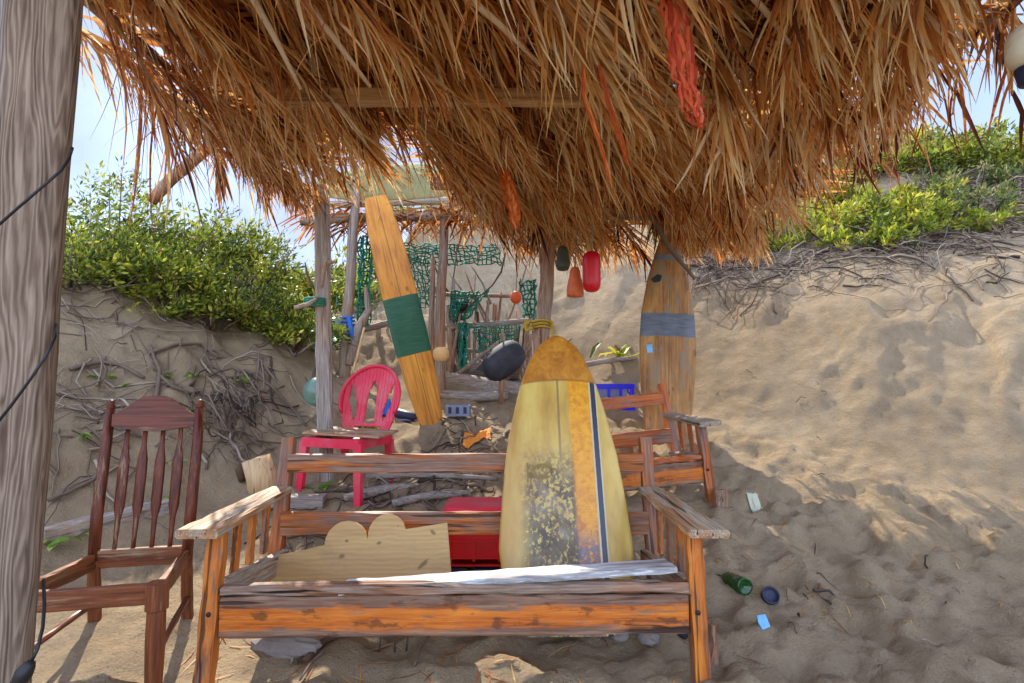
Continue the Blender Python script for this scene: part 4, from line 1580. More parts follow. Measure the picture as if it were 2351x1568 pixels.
# ------------------------------------------------------------------ coloured streamers in the thatch
def streamer(name, label, path, w, mat, n_strips=5, cat='netting', seedv=1):
    r2 = random.Random(seedv)
    m = MB()
    path = [Vector(p) for p in path]
    K = 16
    for s in range(n_strips):
        off = (s / max(1, n_strips - 1) - .5) * w
        pts, wid = [], []
        for k in range(K + 1):
            q = k / K * (len(path) - 1)
            i = min(int(q), len(path) - 2)
            p = path[i].lerp(path[i + 1], q - i)
            env = math.sin(math.pi * min(1, .12 + .86 * k / K)) ** .5
            pts.append(p + Vector((off * env + r2.gauss(0, w * .07), r2.gauss(0, w * .16), r2.gauss(0, w * .05))))
            wid.append(w / n_strips * env * r2.uniform(.5, 1.0) + .002)
        m.ribbon(pts, wid, Vector((1, r2.uniform(-.8, .8), 0)), r2.random(), fold=.6)
    return tag(m.build(name, mat, smooth=True), label, cat)


streamer('net_streamer', 'wide coral-red strip of netting hanging down from the thatch above the right bench arm',
         [P(1530, -60, 1.90), P(1548, 30, 1.90), P(1562, 110, 1.92), P(1572, 190, 1.93), P(1592, 250, 1.94), P(1606, 292, 1.95)], .075, M['coral'], 12, seedv=3)
streamer('net_streamer', 'tattered orange netting tangled in the thatch fringe above the yellow surfboard',
         [P(1158, 385, 3.3), P(1164, 420, 3.3), P(1176, 470, 3.3), P(1184, 525, 3.3)], .075, M['orange_net'], 7, seedv=4)
streamer('net_streamer', 'thin orange strip hanging across the pale roof beam, right of centre',
         [P(1338, 150, 2.1), P(1340, 220, 2.12), P(1362, 290, 2.15), P(1385, 360, 2.18), P(1400, 420, 2.2)], .014, M['orange_net'], 4, seedv=5)
streamer('net_streamer', 'thin orange strip beside another over the pale roof beam, nearer the coral netting',
         [P(1375, 150, 2.1), P(1400, 250, 2.12), P(1428, 330, 2.16), P(1440, 380, 2.2)], .013, M['orange_net'], 4, seedv=6)


# ------------------------------------------------------------------ hanging floats
def float_thing(name, label, cat, u, v0, v1, wpx, d, prof, mat, top_z=None, group='floats hanging round the shelter', rope=None):
    a, b = P(u, v0, d), P(u, v1, d)
    h = a.z - b.z
    r = wpx / 2 * d / F
    t = thing(name, label, cat, b, group)
    m = MB()
    m.lathe([(rr_ * r, z * h) for rr_, z in prof], Matrix.Translation(b), 24)
    m.build('float_body', mat, t)
    m = MB()
    tz = top_z if top_z else a.z + .3
    m.tube([a - Vector((0, 0, .02)), Vector((a.x + .01, a.y, (a.z + tz) / 2)), Vector((a.x + .02, a.y, tz))], .005, 5)
    m.build('cord', rope or M['driftwood'], t)
    return t


CAPS = [(.15, 0), (.55, .02), (.82, .07), (.97, .16), (1, .25), (1, .42), (1.0, .58), (1, .75), (.97, .85), (.82, .93), (.5, .985), (.12, 1)]
BALL = [(.05, 0)] + [(math.sin(math.pi * i / 14), .5 - .5 * math.cos(math.pi * i / 14)) for i in range(1, 14)] + [(.05, 1)]
BELL = [(.6, 0), (.95, .02), (1, .10), (.97, .30), (.85, .46), (.80, .50), (.84, .53), (.72, .60), (.66, .68), (.60, .85), (.42, .96), (.1, 1)]
POT = [(.3, 0), (.75, .04), (.98, .20), (1, .36), (.93, .40), (.90, .44), (.80, .75), (.55, .95), (.2, 1)]
float_thing('fishing_float', 'bright red capsule float hanging from the thatch edge beside the orange bell float', 'buoy', 1358, 577, 671, 42, 4.6, CAPS, M['red_buoy'], 2.74)
float_thing('fishing_float', 'orange bell-shaped float with a brown base, hanging left of the red float', 'buoy', 1320, 612, 682, 40, 4.75, BELL, M['orange_buoy'], 2.74)
float_thing('fishing_float', 'dark green and black float hanging high under the thatch, left of the orange bell float', 'buoy', 1292, 565, 622, 34, 4.85, POT, M['dark_buoy'], 2.74)
float_thing('fishing_float', 'small round orange float hanging before the driftwood fence', 'buoy', 1184, 668, 698, 27, 6.3, BALL, M['ball'], 2.6)
float_thing('fishing_float', 'pale orange round float hanging right of the green-banded board', 'buoy', 1012, 793, 833, 38, 6.1, BALL, M['pale_ball'], 1.95)
float_thing('fishing_float', 'green glass float hanging between the narrow post and the crooked pole', 'buoy', 768, 728, 786, 50, 5.9, BALL, M['float_glass'], 2.1, rope=M['green_rope'])
q = P(726, 890, 4.75)
t = thing('fishing_float', 'green glass float sitting low behind the narrow post, left of the red chair', 'buoy', (q.x, 4.8, gz(q.x, 4.8)), 'floats hanging round the shelter')
m = MB()
m.lathe([(.125 * a, .25 * b - .02) for a, b in BALL], Matrix.Translation((q.x, 4.8, q.z - .14)), 24)
m.build('float_body', M['float_glass'], t)
# pale float at right edge of frame
q = P(2366, 108, 1.66)
t = thing('fishing_float', 'pale crusted round float hanging in the thatch at the upper right edge', 'buoy', q, 'floats hanging round the shelter')
m = MB()
m.lathe([(.066 * a * (1 + .05 * math.sin(9 * b)), .15 * (b - .5)) for a, b in BALL], Matrix.Translation(q), 20)
m.build('float_body', M['float_white'], t)
m = MB()
m.lathe([(.02, -.12), (.036, -.115), (.045, -.066)], Matrix.Translation(q), 16)
m.build('lower_cap', M['navy'], t)
m = MB()
m.tube([q + Vector((0, 0, .07)), q + Vector((0.01, 0.05, .65))], .004, 5)
m.build('cord', M['driftwood'], t)

# ------------------------------------------------------------------ driftwood shelter frame and fence behind
sh = thing('driftwood_shelter', 'rough pole frame hut behind the red chair with scraps of thatch on top', 'shelter', (-1.0, 6.1, 1.0))
sd_ = 6.1
pole('pole', [Vector((P(790, 850, 5.9).x, 5.9, gz(-1.75, 5.9) - .1)), P(795, 740, 5.9), P(806, 600, 5.9), P(815, 480, 5.9), P(818, 410, 5.9)], [.062, .058, .052, .047, .044], M['driftwood'], sh, 10, .1)
pole('pole', [Vector((P(1012, 860, 6.1).x, 6.1, gz(-.75, 6.1) - .1)), P(1010, 740, 6.1), P(1017, 600, 6.1), P(1022, 470, 6.1)], [.06, .055, .05, .047], M['pole'], sh, 10, .1)
pole('pole', [Vector((P(992, 860, 6.2).x, 6.2, gz(-.85, 6.2) - .1)), P(990, 740, 6.2), P(992, 680, 6.2), P(994, 590, 6.2)], [.035, .033, .03, .024], M['pole'], sh, 8, .1)
pole('beam', [P(690, 508, 6.0), P(860, 497, 6.05), P(1020, 496, 6.1), P(1260, 500, 6.15)], [.05, .05, .052, .05], M['driftwood_x'], sh, 10, .1)
pole('beam', [P(760, 470, 6.9), P(1000, 462, 6.9), P(1280, 460, 6.9)], .05, M['driftwood_x'], sh, 8, .1)
m = MB()
for i in range(330):
    x = rr.uniform(-2.2, -.2)
    y = rr.uniform(5.9, 6.35)
    z = 3.0 + rr.uniform(-.02, .12)
    L = rr.uniform(.25, .6)
    a = rr.uniform(0, 6.28)
    dv = Vector((math.cos(a), math.sin(a), rr.uniform(-.7, .05))).normalized()
    p0 = Vector((x, y, z))
    wv = rr.uniform(.008, .018)
    m.ribbon([p0, p0 + dv * L * .5, p0 + dv * L + Vector((0, 0, -.08))], [wv, wv, wv * .3], Vector((-dv.y, dv.x, .4)), min(1, max(0, rr.gauss(.42, .18))))
o = m.build('thatch_scraps', M['thatch'], sh, smooth=False)
o['kind'] = 'stuff'
m = MB()
for k in range(5):
    c = P(797, 728 + 9 * k, 5.9)
    pts = [c + Vector(((.064 + .004 * (k % 2)) * math.cos(a), (.064) * math.sin(a), .012 * math.sin(a))) for a in [2 * math.pi * i / 16 for i in range(17)]]
    m.tube(pts, .014, 6)
m.tube([P(800, 730, 5.83), P(808, 770, 5.8), P(818, 800, 5.8)], [.025, .03, .008], 6)
tag(m.build('blue_rope', M['blue_rope']), 'blue rope wrapped round the crooked grey pole of the hut', 'rope')
t = pole('forked_branch', [P(802, 838, 5.8), P(815, 780, 5.82), P(824, 752, 5.85), P(846, 712, 5.9), P(838, 660, 5.9)], [.05, .055, .05, .035, .02], M['driftwood'], None, 10)
tag(t, 'thick grey forked driftwood limb leaning beside the blue rope', 'branch')
t = pole('thin_stick', [P(808, 862, 5.6), P(824, 800, 5.65), P(836, 752, 5.7)], [.014, .013, .012], M['stump'], None, 6)
tag(t, 'thin pale stick leaning up behind the red plastic chair', 'stick')

fe = thing('driftwood_fence', 'ramshackle fence of driftwood sticks behind the boards', 'fence', (-.4, 6.9, 1.3))
FD = 6.9
fences = []
fr = random.Random(9)


def fstick(name, u0, v0, u1, v1, d, r0, r1, mat):
    a, b = P(u0, v0, d), P(u1, v1, d + fr.uniform(-.05, .05))
    mid = a.lerp(b, .5) + Vector((fr.uniform(-.03, .03), fr.uniform(-.02, .02), 0))
    return pole(name, [a, mid, b], [r0, (r0 + r1) / 2, r1], mat, fe, 8, .15)


for (u0, v0, u1, v1, r0) in [(1030, 880, 1040, 640, .045), (1062, 880, 1068, 668, .03), (1085, 885, 1094, 672, .03), (1100, 880, 1120, 690, .035), (1118, 885, 1150, 672, .028),
                             (1140, 880, 1138, 700, .03), (1160, 885, 1162, 720, .03), (1185, 880, 1182, 740, .035), (1205, 880, 1216, 700, .04), (1050, 885, 1030, 700, .025),
                             (880, 870, 868, 745, .05), (905, 890, 898, 780, .03), (862, 870, 838, 760, .045), (920, 890, 935, 790, .035), (760, 860, 764, 770, .03), (1230, 900, 1222, 730, .03)]:
    fstick('picket', u0, v0 + 25, u1, v1, FD + fr.uniform(-.1, .1), r0 * .8, r0 * .6, M['driftwood'] if fr.random() < .6 else M['pole'])
for k in range(16):
    u = fr.uniform(1000, 1225)
    lean = fr.gauss(0, 22)
    fstick('picket', u, 900 + fr.uniform(-10, 15), u + lean, fr.uniform(690, 790), FD + fr.uniform(-.25, .15), fr.uniform(.014, .03), fr.uniform(.010, .02), fr.choice((M['driftwood'], M['pole'], M['bark'])))
for k in range(7):
    u = fr.uniform(840, 930)
    fstick('picket', u, 895, u + fr.gauss(0, 20), fr.uniform(740, 800), FD + fr.uniform(-.25, .15), .022, .016, fr.choice((M['driftwood'], M['pole'])))
for k in range(14):
    u = fr.uniform(1000, 1225)
    fstick('picket', u, fr.uniform(860, 890), u + fr.gauss(0, 50), fr.uniform(730, 810), FD - .35 + fr.uniform(-.25, .2), fr.uniform(.016, .034), fr.uniform(.010, .024), fr.choice((M['driftwood'], M['stump'], M['pole'])))
for k in range(9):
    u = fr.uniform(1040, 1215)
    fstick('picket', u, 700 + fr.uniform(-30, 60), u + fr.uniform(-55, 55), fr.uniform(590, 660), FD + fr.uniform(-.2, .3), .016, .008, fr.choice((M['bark'], M['pole'], M['driftwood'])))
fstick('rail', 1000, 800, 1225, 815, FD - .06, .025, .022, M['driftwood_x'])
fstick('rail', 985, 755, 1232, 735, FD - .1, .038, .034, M['driftwood_x'])
fstick('rail', 1020, 676, 1175, 680, FD - .08, .026, .024, M['pole'])
fstick('rail', 815, 762, 892, 742, FD - .5, .042, .036, M['driftwood_x'])
fstick('rail', 745, 846, 830, 838, FD - .1, .03, .03, M['driftwood_x'])
fstick('rail', 985, 690, 1000, 660, FD - .2, .03, .02, M['driftwood_x'])
# log, and thick timbers at its foot
lg = pole('driftwood_log', [P(985, 868, 6.5), P(1060, 880, 6.45), P(1120, 893, 6.4), P(1180, 898, 6.35), P(1215, 900, 6.35)], [.10, .115, .12, .11, .09], M['driftwood_x'], None, 14, .1)
tag(lg, 'big grey driftwood log lying along the foot of the fence', 'log')
lg = pole('driftwood_log', [P(1000, 905, 6.1), P(1090, 912, 6.05), P(1165, 905, 6.0)], [.05, .06, .05], M['driftwood_x'], None, 10, .1)
tag(lg, 'thin split driftwood log lying just before the big log', 'log')
lg = pole('driftwood_log', [P(1050, 845, 6.7), P(1110, 848, 6.68), P(1190, 852, 6.65)], [.10, .11, .10], M['driftwood_x'], None, 12, .1)
tag(lg, 'dark driftwood log on top of the big log at the fence', 'log')
lg = pole('driftwood_log', [P(1340, 838, 6.4), P(1400, 828, 6.4), P(1462, 820, 6.35)], [.03, .03, .02], M['driftwood_x'], None, 8, .1)
tag(lg, 'thin driftwood pole lying on the sand left of the brown surfboard', 'log')
# bare forked twigs in front of the fence
for i, (pts, lab) in enumerate([([(1160, 580), (1150, 625), (1130, 655), (1090, 690), (1060, 720)], 'thin forked dark twig slanting over the top of the fence'),
                                ([(1050, 560), (1046, 600), (1040, 640)], 'slim dark twig hanging beside the middle hut pole'),
                                ([(742, 556), (765, 540), (800, 518)], 'thin dark twig crossing the gap between the two left posts'),
                                ([(1480, 470), (1530, 560), (1570, 610), (1595, 640)], 'dark dead frond stem slanting across the tip of the brown board')]):
    dd = [6.7, 6.0, 5.0, 4.45][i]
    r_ = [.014, .010, .012, .022][i]
    o = pole('dark_twig', [P(u, v, dd) for u, v in pts], [r_ * (1 - .5 * k / len(pts)) for k in range(len(pts))], M['twig'], None, 6, .1)
    tag(o, lab, 'twig')


# ------------------------------------------------------------------ green netting
def net(name, label, corners, nu, nv, sag, r, mat, seedv, dens=1.0):
    r2 = random.Random(seedv)
    a, b, c, d = [Vector(p) for p in corners]       # top-left, top-right, bottom-right, bottom-left
    pt2 = []
    for j in range(nv + 1):
        row = []
        for i in range(nu + 1):
            q, s = i / nu, j / nv
            p = a.lerp(b, q).lerp(d.lerp(c, q), s)
            p += Vector((r2.gauss(0, .012), .05 * math.sin(q * 9 + s * 4) + r2.gauss(0, .015), -sag * math.sin(math.pi * q) * (1 - .3 * s) + r2.gauss(0, .012)))
            row.append(p)
        pt2.append(row)
    m = MB()
    for j in range(nv + 1):
        if r2.random() < dens:
            m.tube(pt2[j], r, 4, cap=False)
    for i in range(nu + 1):
        if r2.random() < dens:
            m.tube([pt2[j][i] for j in range(nv + 1)], r, 4, cap=False)
    return tag(m.build(name, mat), label, 'fishing net', 'green netting on the driftwood hut')


net('fishing_net', 'teal net strung across the top of the hut behind the boards', [P(925, 556, 6.6), P(1140, 560, 6.6), P(1150, 605, 6.62), P(930, 600, 6.62)], 22, 7, .03, .008, M['green_net'], 1)
net('fishing_net', 'bunched teal net hanging left of the green-banded board', [P(822, 545, 6.2), P(858, 540, 6.2), P(848, 745, 6.15), P(822, 748, 6.15)], 7, 20, 0, .010, M['green_net'], 2)
net('fishing_net', 'teal net draped over the upper fence rail, sagging to the left', [P(1035, 665, 6.7), P(1120, 668, 6.7), P(1075, 730, 6.7), P(1032, 735, 6.7)], 11, 8, .02, .010, M['green_net'], 3)
net('fishing_net', 'long twisted strand of teal net trailing down from the lower fence rail', [P(1052, 742, 6.55), P(1074, 742, 6.55), P(1070, 850, 6.5), P(1056, 858, 6.5)], 5, 12, 0, .013, M['green_net'], 4)
net('fishing_net', 'teal net hung over the middle hut pole, right of the green-banded board', [P(940, 600, 6.55), P(985, 596, 6.55), P(1000, 700, 6.55), P(965, 705, 6.55)], 7, 14, 0, .007, M['green_net'], 6)
net('fishing_net', 'faded teal net draped along the lower fence rail to the right', [P(1085, 748, 6.6), P(1190, 744, 6.6), P(1178, 800, 6.6), P(1100, 812, 6.6)], 14, 8, .02, .007, M['green_net'], 7)
net('fishing_net', 'ragged dark green net scraps bundled by the small orange float', [P(1195, 650, 5.6), P(1232, 640, 5.6), P(1228, 730, 5.6), P(1205, 730, 5.6)], 6, 8, 0, .008, M['green_net'], 5)

# ------------------------------------------------------------------ pale board on the hut roof
surfboard('surfboard', 'pale green board lying flat up on the poles of the hut, seen from below', P(740, 440, 6.05) + Vector((-.1, 0, .04)), P(1230, 400, 6.25), (0, -.78, -.62),
          [(0, .10), (.04, .22), (.15, .34), (.4, .41), (.7, .37), (.9, .25), (.97, .15), (1, .04)], .06, M['board_pale'], .0)

# ------------------------------------------------------------------ dark seat shell on its post
q = P(1155, 828, 6.0)
t = thing('bucket_seat', 'dark grey moulded plastic seat tipped over on a short stake by the fence', 'seat', (q.x, 6.0, q.z - .3))
m = MB()
n, ns = 14, 20
vs, fs = [], []
Rm = Matrix.Translation(q) @ Matrix.Rotation(R(-38), 4, 'Y') @ Matrix.Rotation(R(12), 4, 'X')
for i in range(n + 1):
    a = math.pi / 2 * i / n
    for k in range(ns):
        b = 2 * math.pi * k / ns
        rx, ry, rz = .25, .17, .19
        sq = lambda c: math.copysign(abs(c) ** .8, c)
        vs.append(Rm @ Vector((rx * math.cos(a) ** .7 * sq(math.cos(b)), -rz * math.sin(a), ry * math.cos(a) ** .7 * sq(math.sin(b)))))
for i in range(n):
    for k in range(ns):
        k2 = (k + 1) % ns
        fs.append((i * ns + k, i * ns + k2, (i + 1) * ns + k2, (i + 1) * ns + k))
fs.append(tuple(reversed(range(ns))))
m.add(vs, fs)
m.build('seat_shell', M['grey_shell'], t)
m = MB()
m.prism([(-.30, -.10), (-.10, -.15), (-.02, .10), (-.12, .06)], Matrix.Translation(q + Vector((0, -.05, 0))) @ Matrix.Rotation(R(90), 4, 'X') @ Matrix.Rotation(R(10), 4, 'Y'), .02)
m.build('front_flap', M['black'], t, smooth=False)
m = MB()
a, b = P(1150, 925, 5.98), P(1154, 850, 6.0)
m.tube([a, a.lerp(b, .5), b], [.036, .034, .03], 10, wob=.1)
m.build('stake', M['pole'], t)

# ------------------------------------------------------------------ vegetation
def at_ud(u, d):
    x = (u - 1175) / F * d
    return Vector((x, d, gz(x, d)))


def shrub(p, rx, ry, rz, n, leaf, mat, seedv, label, group, lean=(.25, 0), stems=5, name='shrub', cat='shrub'):
    r2 = random.Random(seedv)
    t = thing(name, label, cat, p, group)
    m = MB()
    cl = []
    for i in range(max(10, n // 42)):
        # clump centres spread through a lumpy dome
        a = r2.uniform(0, 6.283)
        h = r2.random() ** .7
        rad = math.sqrt(max(.02, 1 - h * h)) * r2.uniform(.55, 1.05)
        c = Vector((rx * rad * math.cos(a) + lean[0] * rz * h, ry * rad * math.sin(a) + lean[1] * rz * h, rz * (h * r2.uniform(.6, 1.3)) + .02))
        cl.append((c, r2.uniform(.10, .20) * (rx + rz) * .55, r2.gauss(.52, .26)))
    for i in range(n):
        c, cs, ct = cl[i % len(cl)]
        o3 = Vector((r2.gauss(0, 1), r2.gauss(0, 1), r2.gauss(0, .8))) * cs * .6
        q = c + o3
        if q.z < -.03:
            q.z = r2.uniform(-.02, .1)
        d = (o3.normalized() * .7 + Vector((r2.gauss(.25, .45), r2.gauss(0, .45), r2.gauss(.45, .4)))).normalized()
        L = leaf * r2.uniform(.4, 1.5)
        s = d.cross(Vector((r2.gauss(0, 1), r2.gauss(0, 1), r2.gauss(0, 1)))).normalized()
        nn = d.cross(s)
        wv = L * r2.uniform(.11, .22)
        vs = [p + q, p + q + d * L * .45 + s * wv + nn * wv * .3, p + q + d * L + nn * L * .1, p + q + d * L * .45 - s * wv + nn * wv * .3]
        m.add(vs, [(0, 1, 2), (0, 2, 3)], 0 if r2.random() < .05 else min(1, max(.1, ct + r2.gauss(0, .18))))
    # long sprigs standing out of the mass
    for i in range(max(4, n // 160)):
        c = r2.choice(cl)[0] * r2.uniform(.9, 1.05)
        d = Vector((r2.gauss(.35, .3), r2.gauss(0, .3), 1)).normalized()
        ln = r2.uniform(.10, .26)
        ct = r2.gauss(.6, .2)
        for k in range(9):
            q = c + d * (ln * k / 8)
            s = Vector((r2.gauss(0, 1), r2.gauss(0, 1), r2.gauss(0, .5))).normalized()
            L = leaf * r2.uniform(.5, 1.0)
            wv = L * .22
            e = (d * .6 + s * .8).normalized()
            nn = e.cross(d).normalized()
            m.add([p + q, p + q + e * L * .5 + nn * wv, p + q + e * L, p + q + e * L * .5 - nn * wv], [(0, 1, 2), (0, 2, 3)], min(1, max(.1, ct + r2.gauss(0, .15))))
    m.build('foliage', mat, t, smooth=False)
    m = MB()
    for i in range(stems * 3):
        c = r2.choice(cl)[0] * r2.uniform(.9, 1.2)
        base = p + Vector((r2.uniform(-.15, .15) * rx, r2.uniform(-.15, .15) * ry, -.08))
        m.tube([base, base.lerp(p + c, .5) + Vector((r2.gauss(0, .04), r2.gauss(0, .04), .02)), p + c], [.012, .009, .004], 5, tint=r2.random())
    m.build('stems', M['twig'], t)
    return t


LG, RG = 'shrubs on the left sand bank', 'shrubs on the right sand bank'
LL = 'leafy green shrub in the dense thicket along the top of the left bank'
k_ = 100
vr = random.Random(21)
rowsL = [[(165, 4.75), (250, 5.0), (330, 5.15), (405, 5.2), (470, 5.25), (540, 5.45), (610, 5.55), (672, 5.7)],
         [(190, 5.5), (290, 5.7), (390, 5.8), (480, 5.9), (560, 6.1), (640, 6.4), (700, 6.7)],
         [(140, 6.5), (260, 6.7), (370, 6.8), (470, 6.9), (560, 7.3), (650, 7.8), (760, 8.3)]]
for j, row in enumerate(rowsL):
    for (u, d) in row:
        p = at_ud(u + vr.uniform(-14, 14), d + vr.uniform(-.1, .1))
        s = vr.uniform(.85, 1.15)
        k_ += 1
        hgt = (.42, .62, .62)[j]
        if u > 560 and j > 0:
            hgt *= .8
        hgt *= vr.uniform(.65, 1.15) * (1.05 - .38 * (u - 150) / 550)
        shrub(p, .58 * s, .5 * s, hgt * s, (2900, 2600, 1800)[j], (.050, .054, .062)[j], M['shrub'] if vr.random() < .8 else M['shrub_dull'], k_, LL, LG, lean=(.35, 0))
for (u, d, h, mt, lab) in [(860, 9.5, .6, 'shrub', 'green shrub on the far crest behind the hut poles'), (960, 10.5, .6, 'shrub', 'green shrub on the far crest behind the hut poles'),
                           (1060, 11.2, .5, 'shrub_dull', 'green shrub on the far crest behind the hut poles'), (1150, 11.5, .5, 'shrub_dull', 'green shrub on the far crest behind the hut poles'),
                           (770, 8.6, .7, 'shrub', 'green shrub on the far crest behind the hut poles')]:
    k_ += 1
    shrub(at_ud(u, d), .8, .6, h, 1500, .09, M[mt], k_, lab, 'shrubs on the far crest')
RL1 = 'low yellow-green shrub on the slope of the right bank below the thatch edge'
for (u, d) in [(1560, 8.7), (1590, 8.2), (1645, 7.8), (1620, 8.3), (1690, 8.2), (1760, 8.1), (1840, 7.9), (1905, 7.7), (1965, 7.5), (1700, 9.0), (1790, 9.0), (1880, 8.7), (1950, 8.4), (1640, 9.4), (2040, 7.3), (2110, 7.2), (1850, 9.6), (1960, 9.4)]:
    k_ += 1
    s = vr.uniform(.8, 1.2)
    shrub(at_ud(u + vr.uniform(-15, 15), d), .50 * s, .45 * s, .36 * s, 1150, .075, M['shrub_yellow'], k_, RL1, RG, lean=(.2, 0))
for (u, d) in [(2240, 6.9), (2310, 6.8), (2110, 7.6), (2200, 7.3), (1980, 7.9), (2090, 8.2), (2180, 8.0), (2060, 6.75), (2010, 6.9), (2160, 6.9), (1925, 7.2), (1800, 7.6), (1720, 7.7)]:
    k_ += 1
    shrub(at_ud(u, d), .34, .28, .2, 520, .07, M['shrub_yellow'], k_, RL1, RG, lean=(.2, 0))
RL2 = 'green shrub on the skyline of the right bank'
for (u, d) in [(2010, 9.4), (2090, 9.2), (2170, 9.0), (2250, 8.8), (2330, 8.6), (2400, 8.4), (2130, 9.9), (2290, 9.6), (2030, 10.2), (1930, 10.6)]:
    k_ += 1
    s = vr.uniform(.85, 1.2)
    shrub(at_ud(u, d), .62 * s, .5 * s, .45 * s, 1500, .085, M['shrub'] if vr.random() < .5 else M['shrub_yellow'], k_, RL2, RG + ' skyline', lean=(.2, 0))
RL3 = 'dull grey-green shrub among the dead vines of the right bank'
for (u, d) in [(2200, 7.6), (2300, 7.3), (2150, 8.3), (2260, 8.0), (2350, 7.9)]:
    k_ += 1
    shrub(at_ud(u, d), .5, .4, .3, 500, .07, M['shrub_dull'], k_, RL3, RG + ' among vines', lean=(.2, 0))


# dead vines, roots and twigs lying on the banks
def twigs(name, label, spots, n, L, r, seedv, tone, lift=.06, wander=.35):
    r2 = random.Random(seedv)
    m = MB()
    for i in range(n):
        u, v, su, sv = r2.choice(spots)
        g = G(u + r2.gauss(0, su), v + r2.gauss(0, sv), 2.0, 14)
        if g.y > 13.9:
            continue
        a = r2.uniform(0, 6.283)
        d = Vector((math.cos(a), math.sin(a), 0))
        p = Vector((g.x, g.y, 0))
        pts = []
        K = 6
        ll = L * r2.uniform(.4, 1.3)
        hz = r2.random() ** 2 * lift
        for k in range(K + 1):
            z = gz(p.x, p.y) + .006 + hz * math.sin(math.pi * k / K) + r2.uniform(0, .012)
            pts.append(Vector((p.x, p.y, z)))
            d = (d + Vector((r2.gauss(0, wander), r2.gauss(0, wander), 0))).normalized()
            p = p + d * (ll / K)
        rad = r * math.exp(r2.gauss(-.15, .45))
        m.tube(pts, [rad * (1 - .6 * k / K) for k in range(K + 1)], 4, tint=min(1, max(0, r2.gauss(tone, .25))), cap=False)
    o = m.build(name, M['twig'])
    return tag(o, label, 'dead vines', None, 'stuff')


twigs('dead_vines', 'grey dead vines and twigs matted along the crest of the right bank', [(2150, 480, 80, 30), (2260, 500, 60, 35), (2330, 450, 40, 40), (2080, 520, 60, 25), (2200, 420, 70, 30), (1950, 570, 90, 20), (1780, 610, 80, 20), (1640, 620, 40, 20), (2150, 560, 120, 30)], 700, .7, .008, 1, .5, .18)
twigs('dead_vines', 'thin roots hanging over the lip of the right sand wall', [(2100, 610, 90, 35), (2250, 620, 60, 35), (1950, 620, 80, 25), (1780, 660, 60, 30)], 130, .5, .006, 2, .35, .03)
twigs('dead_vines', 'tangle of brown roots and twigs on the left sand bank behind the chair', [(250, 800, 90, 50), (400, 850, 90, 60), (200, 960, 60, 50), (520, 900, 80, 60), (560, 990, 70, 50), (330, 760, 100, 40), (180, 700, 40, 40), (640, 860, 40, 40), (300, 1020, 80, 60)], 170, .5, .007, 3, .62, .07)
twigs('dead_vines', 'dark clump of dead brush on the left bank right of the chair back', [(545, 930, 30, 30), (575, 900, 25, 25), (480, 960, 25, 40), (530, 990, 30, 25)], 120, .26, .0055, 4, .32, .13, .5)
twigs('beach_debris', 'bits of driftwood and twigs scattered on the sand between bench and fence', [(1000, 1130, 120, 18), (900, 1150, 80, 12), (1050, 1060, 80, 25), (960, 1090, 120, 20), (1100, 1000, 60, 15), (830, 1230, 120, 15)], 150, .32, .008, 5, .45, .02)
twigs('beach_debris', 'small dark twigs scattered over the trodden sand at the right', [(1900, 1120, 150, 30), (2000, 1250, 200, 100), (1800, 1400, 100, 80), (2100, 1400, 150, 80), (1850, 930, 60, 40)], 22, .10, .0035, 6, .25, .01)


r2 = random.Random(77)
m = MB()
for i in range(230):
    u, v = r2.choice([(1000, 1530), (1700, 1250), (900, 1080), (1250, 1400), (700, 1500), (1900, 1350)])
    g = G(min(2300, u + r2.gauss(0, 220)), min(1566, v + r2.gauss(0, 60)), 1.6, 9)
    a = r2.uniform(0, 6.28)
    d = Vector((math.cos(a), math.sin(a), 0)) * r2.uniform(.03, .16)
    pts = [g + d * q for q in (-.5, 0, .5)]
    pts = [Vector((p.x, p.y, gz(p.x, p.y) + .004)) for p in pts]
    m.ribbon(pts, [.002, .0035, .001], Vector((-d.y, d.x, 0)), r2.uniform(.15, .9), fold=.2)
tag(m.build('fallen_straw', M['thatch'], smooth=False), 'scraps of fallen straw scattered on the shaded sand', 'straw litter', None, 'stuff')


def branch(pix, r, lab, mat='twig', d=None, lift=.03):
    pts = []
    for (u, v) in pix:
        g = G(u, v, 2.0, 14)
        pts.append(g + Vector((0, 0, lift)))
    o = pole('dead_branch', pts, [r * (1 - .45 * k / len(pts)) for k in range(len(pts))], M[mat], None, 7, .15)
    return tag(o, lab, 'branch', 'dead branches on the left bank')


branch([(355, 945), (362, 900), (366, 860), (352, 830), (345, 810)], .018, 'dark upright dead branch on the bank just above the chair back')
branch([(362, 870), (395, 900), (440, 915)], .016, 'dark forked branch lying right above the chair back')
branch([(160, 860), (230, 840), (275, 850), (330, 880)], .018, 'long dark dead branch lying across the left bank beside the big post')
branch([(340, 820), (400, 800), (460, 800), (500, 830)], .016, 'curved grey root across the middle of the left bank')
branch([(110, 1165), (150, 1150), (210, 1120), (235, 1105)], .012, 'dark twig lying beside the chair, pointing up the bank')
branch([(460, 980), (500, 1000), (560, 1010), (600, 1040)], .014, 'dark root trailing down the sand right of the chair back')
branch([(640, 770), (690, 740), (700, 730)], .03, 'broken brown stick propped at the right end of the left thicket', 'driftwood_x')
branch([(560, 860), (620, 900), (680, 960), (700, 985)], .014, 'grey root running down the bank towards the narrow post')

